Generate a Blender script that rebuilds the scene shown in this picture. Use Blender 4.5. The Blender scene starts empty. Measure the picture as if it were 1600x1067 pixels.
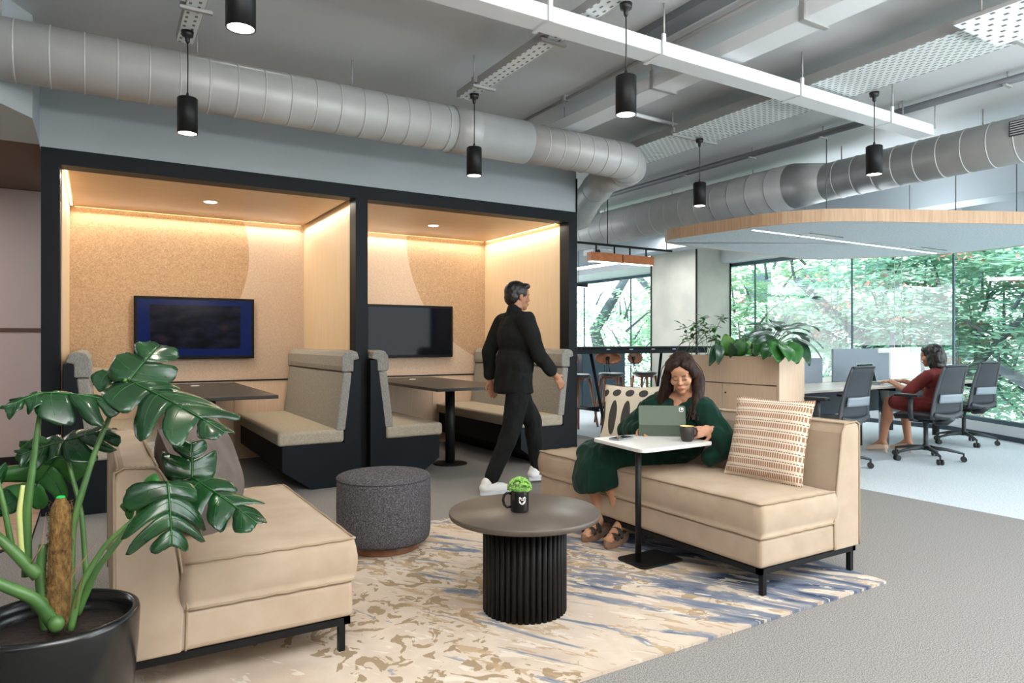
import bpy, bmesh, math, random
from mathutils import Vector, Matrix, Euler, noise as mnoise
S = bpy.context.scene
COL = S.collection
PI = math.pi
random.seed(7)

# ------------------------------------------------------------------ camera, world, lights
YAW = math.radians(31.37)
FW = Vector((math.sin(YAW), math.cos(YAW), 0)); RT = Vector((FW.y, -FW.x, 0))
EYE = Vector((0, 0, 1.2)); FPX = 1067.0
def at(x, y, d):
    """point of the room seen at photo pixel x,y at depth d (used for measuring positions)"""
    return EYE + (FW + RT * ((x - 800) / FPX) + Vector((0, 0, (535 - y) / FPX))) * d
cam = bpy.data.cameras.new('camera'); cam.sensor_width = 36; cam.lens = 36 * FPX / 1600
cam.shift_y = 1.5 / 1600; cam.clip_start = 0.05; cam.clip_end = 200
co = bpy.data.objects.new('camera', cam); COL.objects.link(co)
co.location = EYE; co.rotation_euler = (PI / 2, 0, -YAW); S.camera = co

W = bpy.data.worlds.new('sky'); S.world = W; W.use_nodes = True
wn = W.node_tree; wn.nodes.clear()
wo = wn.nodes.new('ShaderNodeOutputWorld'); wb = wn.nodes.new('ShaderNodeBackground')
wg = wn.nodes.new('ShaderNodeTexCoord'); ws = wn.nodes.new('ShaderNodeSeparateXYZ'); wr = wn.nodes.new('ShaderNodeValToRGB')
wn.links.new(wg.outputs['Generated'], ws.inputs[0]); wn.links.new(ws.outputs['Z'], wr.inputs['Fac'])
wr.color_ramp.elements[0].color = (0.90, 0.97, 1.0, 1); wr.color_ramp.elements[1].color = (0.80, 0.92, 1.0, 1)
wn.links.new(wr.outputs['Color'], wb.inputs['Color']); wb.inputs['Strength'].default_value = 3.9
wn.links.new(wb.outputs[0], wo.inputs[0])
S.view_settings.view_transform = 'Standard'; S.view_settings.look = 'None'
S.view_settings.exposure = 0.42; S.view_settings.gamma = 1.0; S.view_settings.use_curve_mapping = False

def area(name, loc, rot, sx, sy, power, color=(1, 1, 1), spread=PI):
    l = bpy.data.lights.new(name, 'AREA'); l.shape = 'RECTANGLE'; l.size = sx; l.size_y = sy
    l.energy = power; l.color = color; l.spread = spread
    o = bpy.data.objects.new(name, l); COL.objects.link(o); o.location = loc; o.rotation_euler = rot
    return o
def sunlamp(name, rot, e, col, ang):
    l = bpy.data.lights.new(name, 'SUN'); l.energy = e; l.color = col; l.angle = ang
    o = bpy.data.objects.new(name, l); COL.objects.link(o); o.rotation_euler = rot
sunlamp('sun', (math.radians(38), math.radians(12), math.radians(150)), 2.2, (1, .97, .88), math.radians(6))
WARM = (1.0, 0.90, 0.74)
# unseen fill lamps added behind the camera, in the far area, above the hanging panel
area('fill_light', (0.6, -0.6, 3.1), (math.radians(18), 0, -YAW), 3.0, 1.2, 75, (1, .96, .91))
area('fill_light', (3.8, 0.6, 3.1), (math.radians(12), 0, 0), 2.0, 1.0, 30, (1, .96, .92))
area('fill_uplight', (0.8, -0.4, 1.9), (PI, 0, -YAW), 3.0, .6, 215, (.97, .98, 1))  # up-facing fill added to brighten the ceiling
area('fill_uplight', (4.6, -0.2, 1.9), (PI, 0, 0), 3.0, .6, 170, (.94, .97, 1))
area('fill_light', (7.6, 8.6, 3.1), (0, 0, 0), 2.0, 1.0, 70, (.95, .98, 1))  # added fill for the dim far area
area('fill_light', (7.4, 12.0, 2.6), (0, 0, 0), 2.5, 1.0, 60, (.95, .98, 1))
area('wood_lamp_light', (6.25, 7.32, 2.29), (0, 0, 0), 1.1, .06, 14, (1, .9, .75))
area('panel_fill', (7.9, 4.3, 2.50), (PI, 0, 0), 2.6, .5, 18, (.9, .96, 1))  # unseen uplight added to brighten the far ceiling
area('corridor_fill', (-1.8, 6.9, 2.66), (0, 0, 0), .6, 1.6, 26, (1, .95, .92))  # added to lift the dark corridor wall, no lamp seen there
# LED coves of the two booths and the downlights
for x0, x1 in ((-0.2, 1.9), (2.03, 4.14)):
    area('cove_light', ((x0 + x1) / 2, 7.42, 2.425), (math.radians(-8), 0, 0), x1 - x0 - .06, .03, 7.5, WARM)
    area('downlight', ((x0 + x1) / 2, 6.6, 2.435), (0, 0, 0), .12, .12, 8, (1, .88, .72))
    area('front_light', ((x0 + x1) / 2, 5.85, 2.43), (math.radians(14), 0, 0), 1.2, .05, 7, (1, .9, .76))
area('cove_light', (-.16, 6.6, 2.425), (0, 0, PI / 2), 1.5, .02, 4, WARM)
area('cove_light', (4.10, 6.6, 2.425), (0, 0, PI / 2), 1.5, .02, 5, WARM)
area('cove_light', (1.86, 6.6, 2.425), (0, 0, PI / 2), 1.5, .02, 3, WARM)
area('cloud_light', (7.4, 4.6, 2.31), (0, 0, 0), 3.5, .04, 16, (.9, .96, 1))

# ------------------------------------------------------------------ materials
def lin(c):
    return tuple(((v / 255) / 12.92 if v / 255 <= .04045 else ((v / 255 + .055) / 1.055) ** 2.4) for v in c)
MATS = {}
def mat(name, rgb, rough=.6, metal=0, bump=0, bscale=200, var=0, vscale=8, stretch=(1, 1, 1), spec=.5, rgb2=None, detail=4, sheen=0, dist=.001, trans=0):
    """principled material; rgb in 0..255; var / rgb2 = noise driven second colour; bump = fine relief"""
    m = bpy.data.materials.new(name); m.use_nodes = True; nt = m.node_tree; b = nt.nodes['Principled BSDF']
    c = lin(rgb); b.inputs['Base Color'].default_value = (*c, 1)
    b.inputs['Roughness'].default_value = rough; b.inputs['Metallic'].default_value = metal
    b.inputs['Specular IOR Level'].default_value = spec
    if sheen: b.inputs['Sheen Weight'].default_value = sheen
    if trans: b.inputs['Subsurface Weight'].default_value = trans; b.inputs['Subsurface Radius'].default_value = (.02, .01, .005); b.inputs['Subsurface Scale'].default_value = .5
    tc = nt.nodes.new('ShaderNodeTexCoord'); mp = nt.nodes.new('ShaderNodeMapping'); mp.inputs['Scale'].default_value = stretch
    nt.links.new(tc.outputs['Object'], mp.inputs[0])
    if var or rgb2:
        n = nt.nodes.new('ShaderNodeTexNoise'); n.inputs['Scale'].default_value = vscale; n.inputs['Detail'].default_value = detail
        nt.links.new(mp.outputs[0], n.inputs['Vector'])
        r = nt.nodes.new('ShaderNodeValToRGB')
        c2 = lin(rgb2) if rgb2 else tuple(min(1, v * (1 + var)) for v in c); c1 = c if rgb2 else tuple(v * (1 - var) for v in c)
        r.color_ramp.elements[0].position = .35; r.color_ramp.elements[1].position = .65
        r.color_ramp.elements[0].color = (*c1, 1); r.color_ramp.elements[1].color = (*c2, 1)
        nt.links.new(n.outputs[0], r.inputs[0]); nt.links.new(r.outputs[0], b.inputs['Base Color'])
    if bump:
        n = nt.nodes.new('ShaderNodeTexNoise'); n.inputs['Scale'].default_value = bscale; n.inputs['Detail'].default_value = 3
        nt.links.new(mp.outputs[0], n.inputs['Vector'])
        bp = nt.nodes.new('ShaderNodeBump'); bp.inputs['Strength'].default_value = bump; bp.inputs['Distance'].default_value = dist
        nt.links.new(n.outputs[0], bp.inputs['Height']); nt.links.new(bp.outputs[0], b.inputs['Normal'])
    MATS[name] = m
    return m
def emis(name, rgb, s):
    m = bpy.data.materials.new(name); m.use_nodes = True; b = m.node_tree.nodes['Principled BSDF']
    b.inputs['Base Color'].default_value = (*lin(rgb), 1); b.inputs['Emission Color'].default_value = (*lin(rgb), 1)
    b.inputs['Emission Strength'].default_value = s
    return m
class NT:
    """small helper to write procedural node graphs"""
    def __init__(s, m): s.m = m; s.nt = m.node_tree; s.b = s.nt.nodes['Principled BSDF']
    def n(s, t, **k):
        o = s.nt.nodes.new(t)
        for a, v in k.items(): setattr(o, a, v)
        return o
    def l(s, a, b): s.nt.links.new(a, b)
    def obj(s):
        return s.n('ShaderNodeTexCoord').outputs['Object']
    def mapping(s, v, sc=(1, 1, 1), rot=(0, 0, 0), loc=(0, 0, 0)):
        o = s.n('ShaderNodeMapping'); o.inputs['Scale'].default_value = sc; o.inputs['Rotation'].default_value = rot; o.inputs['Location'].default_value = loc
        s.l(v, o.inputs[0]); return o.outputs[0]
    def noise(s, v, sc, det=4, dist=0, rough=.5):
        o = s.n('ShaderNodeTexNoise'); o.inputs['Scale'].default_value = sc; o.inputs['Detail'].default_value = det
        o.inputs['Distortion'].default_value = dist; o.inputs['Roughness'].default_value = rough; s.l(v, o.inputs['Vector']); return o.outputs[0]
    def math(s, op, a, b=None, c=None):
        o = s.n('ShaderNodeMath', operation=op)
        for i, v in enumerate((a, b, c)):
            if v is None: continue
            if isinstance(v, (int, float)): o.inputs[i].default_value = v
            else: s.l(v, o.inputs[i])
        return o.outputs[0]
    def ramp(s, f, stops, interp='LINEAR'):
        o = s.n('ShaderNodeValToRGB'); o.color_ramp.interpolation = interp; e = o.color_ramp.elements
        while len(e) < len(stops): e.new(.5)
        for i, (p, c) in enumerate(stops):
            e[i].position = p; e[i].color = (*(c if isinstance(c[0], float) else lin(c)), 1)
        s.l(f, o.inputs[0]); return o.outputs[0]
    def mix(s, f, a, b):
        o = s.n('ShaderNodeMix', data_type='RGBA')
        if isinstance(f, (int, float)): o.inputs[0].default_value = f
        else: s.l(f, o.inputs[0])
        for i, v in ((6, a), (7, b)):
            if isinstance(v, tuple): o.inputs[i].default_value = (*lin(v), 1)
            else: s.l(v, o.inputs[i])
        return o.outputs[2]
    def xyz(s, v):
        o = s.n('ShaderNodeSeparateXYZ'); s.l(v, o.inputs[0]); return o.outputs
    def base(s, c): s.l(c, s.b.inputs['Base Color'])
    def bump(s, h, st, dist=.002):
        o = s.n('ShaderNodeBump'); o.inputs['Strength'].default_value = st; o.inputs['Distance'].default_value = dist
        s.l(h, o.inputs['Height']); s.l(o.outputs[0], s.b.inputs['Normal'])

def leaflets(name, c1, c2):
    m = bpy.data.materials.new(name); m.use_nodes = True; nt = m.node_tree; k = NT.__new__(NT); k.m = m; k.nt = nt; k.b = nt.nodes['Principled BSDF']
    col = k.ramp(k.noise(k.obj(), 1.3, 4), [(.38, c1), (.62, c2)]); d = k.n('ShaderNodeBsdfDiffuse'); t = k.n('ShaderNodeBsdfTranslucent'); x = k.n('ShaderNodeMixShader'); x.inputs[0].default_value = .45
    k.l(col, d.inputs[0]); k.l(col, t.inputs[0]); k.l(d.outputs[0], x.inputs[1]); k.l(t.outputs[0], x.inputs[2]); k.l(x.outputs[0], nt.nodes['Material Output'].inputs[0]); return m


M = {}
M['ceil'] = mat('ceiling_paint', (186, 189, 190), .4, var=.04, vscale=.8, spec=.5)
M['wallblue'] = mat('wall_paint', (168, 177, 182), .8, bump=.05, bscale=60)
M['pinkwall'] = mat('pink_wallpaper', (190, 175, 172), .8)
M['brownwall'] = mat('brown_wallpaper', (92, 72, 62), .8)
M['black'] = mat('black_laminate', (17, 23, 28), .5, spec=.18, var=.08, vscale=3, stretch=(1, 1, .1))
M['plinth'] = mat('black_plinth', (20, 22, 24), .6, spec=.15)
M['metalblack'] = mat('black_powder_coat', (22, 22, 23), .45, spec=.22)
M['cord'] = mat('black_cord', (15, 15, 16), .5)
M['wood'] = mat('pale_laminate', (216, 190, 164), .45, rgb2=(209, 181, 154), vscale=12, stretch=(6, 6, .35))
M['woodceil'] = mat('booth_laminate', (186, 154, 118), .4, rgb2=(176, 143, 106), vscale=10, stretch=(.4, 6, 6))
M['sidepanel'] = mat('cream_laminate', (220, 198, 166), .5, rgb2=(216, 192, 160), vscale=6, stretch=(4, 4, .5))
M['carpet'] = mat('dark_carpet', (104, 101, 98), .95, bump=.7, bscale=260, rgb2=(162, 158, 154), vscale=200, dist=.0015, spec=.1, detail=2)
M['carpet2'] = mat('window_lit_carpet', (178, 186, 191), .95, bump=.8, bscale=160, rgb2=(210, 216, 220), vscale=110, dist=.004, spec=.1, detail=2)  # separate carpet zone; window light is put into its paler colour
M['duct'] = mat('galvanised_steel_painted', (168, 169, 168), .42, metal=.12, var=.06, vscale=4)
M['ring'] = mat('duct_seam', (174, 175, 174), .4, metal=.1)
M['white'] = mat('white_metal', (206, 210, 212), .45)
M['greymetal'] = mat('grey_metal', (150, 150, 148), .45, metal=.2)
M['darkgrey'] = mat('dark_grey_metal', (90, 94, 98), .5)
M['felt'] = mat('grey_blue_felt', (214, 222, 228), .95, rgb2=(190, 202, 212), vscale=60, stretch=(1, 1, 1), bump=.4, bscale=300)
M['rim'] = mat('cloud_wood_rim', (202, 168, 136), .5, rgb2=(186, 150, 118), vscale=14, stretch=(5, 5, .2))
M['tweed'] = mat('grey_tweed', (160, 157, 150), .95, rgb2=(128, 126, 120), vscale=240, stretch=(1, 1, .25), bump=.7, bscale=500, spec=.15)
M['seatcloth'] = mat('beige_tweed', (180, 170, 153), .95, rgb2=(154, 145, 129), vscale=240, stretch=(.35, 1, 1), bump=.6, bscale=500, spec=.15)
M['sofa'] = mat('cream_upholstery', (182, 163, 143), .9, rgb2=(173, 153, 132), vscale=6, bump=.35, bscale=600, spec=.15)
M['piping'] = mat('sofa_piping', (160, 140, 116), .9, spec=.2)
M['greyvelvet'] = mat('grey_velvet', (104, 93, 86), .85, rgb2=(88, 79, 73), vscale=9, sheen=.08, spec=.1)
M['concrete'] = mat('concrete_panel', (182, 180, 168), .75, rgb2=(166, 166, 156), vscale=2.5, bump=.1, bscale=30, detail=8)
M['leaf'] = mat('monstera_leaf', (26, 70, 32), .24, rgb2=(18, 50, 26), vscale=9, spec=.7)
M['vein'] = mat('leaf_vein', (46, 96, 46), .35)
M['leaflight'] = mat('pale_leaf_green', (92, 150, 52), .35, rgb2=(70, 130, 44), vscale=14)
M['leafmid'] = mat('mid_leaf_green', (58, 120, 50), .35, rgb2=(40, 92, 40), vscale=14)
M['leafdark'] = mat('dark_leaf_green', (30, 66, 40), .3, rgb2=(50, 84, 62), vscale=20)
M['stem'] = mat('green_stem', (84, 122, 62), .4, rgb2=(62, 100, 50), vscale=10)
M['stemlight'] = mat('cream_stem', (196, 204, 128), .5)
M['coir'] = mat('coir_fibre', (146, 112, 62), .95, rgb2=(98, 72, 36), vscale=90, stretch=(1, 1, .5), bump=1, bscale=160, dist=.006)
M['greenpaint'] = mat('green_tip', (30, 190, 90), .7)
M['soil'] = mat('dark_soil', (52, 36, 28), .95, rgb2=(30, 22, 18), vscale=40, bump=1, bscale=60, dist=.01)
M['pot'] = mat('black_glazed_pot', (20, 21, 22), .22, spec=.6)
M['husk'] = mat('dry_brown_husk', (150, 108, 78), .8)
M['tabletop'] = mat('dark_table_laminate', (84, 74, 65), .40, spec=.6)
M['boothtop'] = mat('black_booth_table', (44, 41, 38), .35, spec=.4)
M['flute'] = mat('black_stained_wood', (20, 19, 19), .5, spec=.25)
M['ceramic'] = mat('black_ceramic', (14, 14, 15), .12, spec=.7)
M['ceramicmat'] = mat('charcoal_stoneware', (44, 40, 38), .55)
M['coffee'] = mat('yellow_glaze', (226, 200, 120), .4)
M['tablewhite'] = mat('white_laminate', (222, 220, 216), .35)
M['tabletcase'] = mat('sage_green_case', (84, 97, 82), .6)
M['phone'] = mat('phone_glass', (150, 160, 165), .1, metal=.3)
M['skin'] = mat('skin', (188, 138, 108), .5, trans=.12)
M['skin2'] = mat('skin_warm', (170, 118, 88), .5, trans=.1)
M['lips'] = mat('lips', (168, 92, 84), .45)
M['eyeline'] = mat('eyelashes', (30, 20, 18), .7)
M['hair'] = mat('dark_brown_hair', (58, 40, 32), .6, spec=.2, rgb2=(26, 18, 15), vscale=60, stretch=(1, 1, .12), bump=.8, bscale=120, dist=.004)
M['hairstrand'] = mat('brown_hair_strands', (84, 58, 46), .5, spec=.25, rgb2=(44, 30, 26), vscale=20)
M['hairblack'] = mat('black_hair', (26, 22, 22), .4, bump=.5, bscale=120, dist=.003)
M['greendress'] = mat('bottle_green_cloth', (12, 50, 38), .85, rgb2=(10, 42, 33), vscale=6, sheen=.1, spec=.15)
M['reddress'] = mat('brick_red_cloth', (122, 42, 38), .85, rgb2=(100, 32, 30), vscale=8)
M['blackcloth'] = mat('black_cloth', (28, 29, 29), .9, rgb2=(20, 21, 21), vscale=8, spec=.2)
M['shoewhite'] = mat('white_leather', (232, 230, 226), .5)
M['sandal'] = mat('dark_sandal_strap', (52, 48, 42), .6)
M['sandalsole'] = mat('tan_sole', (128, 98, 78), .6)
M['beigeshoe'] = mat('beige_shoe', (206, 178, 156), .5)
M['chairplastic'] = mat('grey_chair_plastic', (46, 50, 54), .45)
M['chairmesh'] = mat('dark_mesh', (44, 51, 56), .7, bump=.5, bscale=400)
M['chairlight'] = mat('light_grey_plastic', (128, 138, 146), .4)
M['chairblack'] = mat('chair_black', (26, 28, 30), .5)
M['desktop'] = mat('pale_desk', (200, 192, 180), .3)
M['screengrey'] = mat('grey_fabric_screen', (124, 134, 144), .9)
M['screenwhite'] = mat('white_fabric_screen', (236, 240, 242), .8)
M['walnut'] = mat('walnut', (140, 92, 66), .4, rgb2=(116, 74, 52), vscale=14, stretch=(1, 1, .2))
M['orangewood'] = mat('orange_wood', (190, 112, 60), .45, rgb2=(172, 98, 50), vscale=12)
M['seatblack'] = mat('black_leather', (34, 36, 40), .3)
M['steel'] = mat('steel', (180, 184, 186), .25, metal=1)
M['navy'] = mat('dark_blue_cabinet', (30, 50, 62), .5)
M['bark'] = mat('tree_bark', (92, 100, 106), .9, rgb2=(64, 72, 78), vscale=5)
M['flower'] = mat('red_pink_blossom', (236, 150, 140), .6)
M['succulent'] = mat('pale_succulent', (150, 196, 96), .5, rgb2=(110, 168, 76), vscale=60)
M['lamp'] = emis('lamp_white', (255, 250, 240), 9)
M['led'] = emis('led_warm', (255, 226, 170), 5)
M['ledcool'] = emis('led_cool', (240, 248, 255), 4)
M['winframe'] = mat('window_mullion', (60, 84, 92), .4, metal=.2)
M['slot'] = mat('vent_dark', (40, 42, 44), .6)

def glass():
    m = bpy.data.materials.new('window_glass'); m.use_nodes = True; nt = m.node_tree; nt.nodes.clear()
    o = nt.nodes.new('ShaderNodeOutputMaterial'); t = nt.nodes.new('ShaderNodeBsdfTransparent'); g = nt.nodes.new('ShaderNodeBsdfGlossy')
    f = nt.nodes.new('ShaderNodeLayerWeight'); f.inputs['Blend'].default_value = .5; pw = nt.nodes.new('ShaderNodeMath'); pw.operation = 'POWER'; pw.inputs[1].default_value = 5
    ad = nt.nodes.new('ShaderNodeMath'); ad.operation = 'MULTIPLY_ADD'; ad.inputs[1].default_value = .8; ad.inputs[2].default_value = .06; mx = nt.nodes.new('ShaderNodeMixShader')
    nt.links.new(f.outputs['Facing'], pw.inputs[0]); nt.links.new(pw.outputs[0], ad.inputs[0])
    t.inputs['Color'].default_value = (.96, .985, .985, 1); g.inputs['Roughness'].default_value = .02
    nt.links.new(ad.outputs[0], mx.inputs[0]); nt.links.new(t.outputs[0], mx.inputs[1]); nt.links.new(g.outputs[0], mx.inputs[2]); nt.links.new(mx.outputs[0], o.inputs[0])
    return m
M['glass'] = glass()
M['treegreen'] = leaflets('tree_leaflets', (134, 186, 164), (186, 218, 194)); M['treegreen2'] = leaflets('tree_leaflets_yellow', (146, 194, 166), (202, 224, 192))  # leaf greens paled and blued, veiling haze put into the colour

def felt_panel(name, cx, cz, R, sgn):
    m = mat(name, (186, 158, 128), .95, spec=.1); k = NT(m); v = k.obj(); x, y, z = k.xyz(v)
    d = k.math('SQRT', k.math('ADD', k.math('POWER', k.math('SUBTRACT', x, cx), 2), k.math('POWER', k.math('SUBTRACT', z, cz), 2)))
    ins = k.math('LESS_THAN', d, R)
    sp = k.ramp(k.noise(v, 95, 3, 1.0), [(.35, (158, 130, 102)), (.65, (192, 163, 133))])
    pl = k.ramp(k.noise(v, 70, 3), [(.35, (190, 168, 148)), (.65, (200, 179, 160))])
    k.base(k.mix(ins, pl, sp)); return m
M['feltL'] = felt_panel('cork_felt_left', .21, 2.1, 1.153, 1)
M['feltR'] = felt_panel('cork_felt_right', 4.68, 2.45, 1.565, 1)

def perforated(name, sx, sy, hx, hy, col=(204, 210, 210)):
    m = mat(name, col, .4); k = NT(m); x, y, z = k.xyz(k.obj())
    fx = k.math('ABSOLUTE', k.math('SUBTRACT', k.math('FRACT', k.math('DIVIDE', x, sx)), .5))
    row = k.math('FLOOR', k.math('DIVIDE', x, sx))
    fy = k.math('ABSOLUTE', k.math('SUBTRACT', k.math('FRACT', k.math('ADD', k.math('DIVIDE', y, sy), k.math('MULTIPLY', row, .5))), .5))
    h = k.math('MULTIPLY', k.math('LESS_THAN', fx, hx), k.math('LESS_THAN', fy, hy))
    k.base(k.mix(h, col, (92, 98, 100))); return m
M['perf'] = perforated('perforated_tray', .036, .055, .17, .30)
M['perfsmall'] = perforated('perforated_tray_small', .045, .06, .16, .22)
M['perfbig'] = perforated('perforated_sheet', .07, .07, .17, .17, (222, 226, 228))

def ottoman_cloth():
    m = mat('charcoal_boucle', (62, 60, 64), .95, spec=.15); k = NT(m); v = k.obj()
    a = k.noise(k.mapping(v, (1, 1, 5)), 110, 3, .2); b = k.noise(k.mapping(v, (5, 5, 1)), 110, 3, .2)
    f = k.math('MULTIPLY', k.math('ADD', a, b), .5)
    k.base(k.ramp(f, [(.40, (50, 48, 54)), (.52, (84, 82, 86)), (.64, (140, 137, 136))])); k.bump(f, .8, .006); return m
M['ottoman'] = ottoman_cloth()

def rug_mat():
    m = mat('rug_pile', (214, 202, 184), .98, spec=.05); k = NT(m); v = k.obj(); x, y, z = k.xyz(v)
    r = k.mapping(v, (1, 1, 1), (0, 0, math.radians(-32)))       # streak direction along local x after rotation
    st = k.mapping(r, (5.0, .9, 1)); st2 = k.mapping(r, (9, 2.6, 1), loc=(3, 7, 0))
    n1 = k.noise(st, 1.5, 6, .9, .62); n2 = k.noise(st2, 1.5, 5, 1.2, .6); n3 = k.noise(k.mapping(v, (1, 1, 1), loc=(5, 2, 0)), 9.0, 5, 1.5, .52)
    big = k.noise(v, 1.5, 2); 
    base = k.ramp(k.noise(v, 3, 5), [(.35, (190, 172, 154)), (.5, (206, 190, 172)), (.65, (196, 178, 160))])
    # brown fragments, mostly towards -x
    bm = k.math('MULTIPLY', k.math('GREATER_THAN', n3, .545), k.math('GREATER_THAN', k.math('SUBTRACT', big, k.math('MULTIPLY', k.math('ABSOLUTE', k.math('SUBTRACT', x, 1.2)), .14)), .42))
    c = k.mix(bm, base, (156, 136, 110))
    # tan streaks
    tm = k.math('GREATER_THAN', n2, .56)
    tm = k.math('MULTIPLY', tm, k.math('GREATER_THAN', x, 1.2)); c = k.mix(k.math('MULTIPLY', tm, .8), c, (176, 150, 118))
    # blue streaks growing towards +x
    g = k.math('MULTIPLY', k.math('SUBTRACT', x, 2.3), .085)
    bl = k.math('ADD', n1, g)
    blc = k.ramp(bl, [(.515, (162, 158, 156)), (.545, (134, 136, 144)), (.62, (100, 108, 126)), (.70, (48, 62, 82))])
    c = k.mix(k.math('MULTIPLY', k.math('GREATER_THAN', bl, .515), k.math('GREATER_THAN', x, .9)), c, blc)
    wh = k.math('GREATER_THAN', k.noise(k.mapping(r, (10, 3, 1), loc=(9, 1, 0)), 2, 5, 1), .62)
    c = k.mix(k.math('MULTIPLY', wh, .8), c, (214, 204, 190))
    k.base(c); k.bump(k.noise(v, 400, 2), .5, .004); return m
M['rug'] = rug_mat()

def oval_pillow():
    """black ovals and long seeds on cream, on the cushion's own axes (x across, z up, -.23..+.23)"""
    m = mat('oval_print_cotton', (222, 212, 192), .9); k = NT(m); x, y, z = k.xyz(k.obj())
    cell = .105
    fx = k.math('MULTIPLY', k.math('SUBTRACT', k.math('FRACT', k.math('ADD', k.math('DIVIDE', x, cell), .5)), .5), cell)
    def ell(cz, rx, rz):
        return k.math('LESS_THAN', k.math('ADD', k.math('POWER', k.math('DIVIDE', fx, rx), 2), k.math('POWER', k.math('DIVIDE', k.math('SUBTRACT', z, cz), rz), 2)), 1)
    a = ell(.172, .034, .026); b = ell(.0, .033, .118); c = ell(-.172, .034, .028)
    k.base(k.mix(k.math('MAXIMUM', k.math('MAXIMUM', a, b), c), (222, 212, 192), (66, 62, 58))); return m
M['ovals'] = oval_pillow()
def dash_pillow():
    m = mat('dash_print_cotton', (232, 218, 200), .9); k = NT(m); x, y, z = k.xyz(k.obj())
    rw = .052; zz = k.math('DIVIDE', z, rw); fz = k.math('FRACT', zz)
    w = k.math('MULTIPLY', k.math('SINE', k.math('MULTIPLY', z, 80)), .0)
    fx = k.math('FRACT', k.math('DIVIDE', k.math('ADD', x, w), .0125))
    big = k.math('MULTIPLY', k.math('LESS_THAN', k.math('ABSOLUTE', k.math('SUBTRACT', fz, .36)), .25), k.math('LESS_THAN', k.math('ABSOLUTE', k.math('SUBTRACT', fx, .5)), .33))
    fx2 = k.math('FRACT', k.math('DIVIDE', x, .013))
    sm = k.math('MULTIPLY', k.math('LESS_THAN', k.math('ABSOLUTE', k.math('SUBTRACT', fz, .8)), .045), k.math('LESS_THAN', k.math('ABSOLUTE', k.math('SUBTRACT', fx2, .5)), .34))
    c = k.mix(big, (218, 202, 182), (156, 116, 88)); c = k.mix(sm, c, (104, 78, 68)); k.base(c); return m
M['dashes'] = dash_pillow()
def tv_screen():
    m = mat('tv_screen_lit', (4, 6, 12), .12); k = NT(m); v = k.obj(); x, y, z = k.xyz(v)
    bx = k.math('GREATER_THAN', k.math('ABSOLUTE', x), .41); bz = k.math('GREATER_THAN', k.math('ABSOLUTE', k.math('ADD', z, -.01)), .215)
    edge = k.math('MAXIMUM', bx, bz)
    pic = k.ramp(k.noise(k.mapping(v, (3, 1, 7)), 2, 5), [(.4, (8, 8, 14)), (.55, (24, 28, 48)), (.7, (60, 44, 44))])
    c = k.mix(edge, pic, (14, 38, 104)); k.l(c, k.b.inputs['Emission Color']); k.b.inputs['Emission Strength'].default_value = .35; k.b.inputs['Specular IOR Level'].default_value = .12; return m
M['tvlit'] = tv_screen()
M['tvoff'] = mat('tv_screen_dark', (8, 14, 24), .08, spec=.14)
M['tvframe'] = mat('tv_bezel', (8, 8, 9), .4, spec=.15)
def plankmat():
    m = mat('oak_plank', (196, 164, 132), .45); k = NT(m); v = k.obj()
    k.base(k.ramp(k.noise(k.mapping(v, (.6, 12, 1)), 3, 6), [(.3, (176, 142, 110)), (.7, (208, 176, 146))])); return m
M['plank'] = plankmat()

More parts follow.
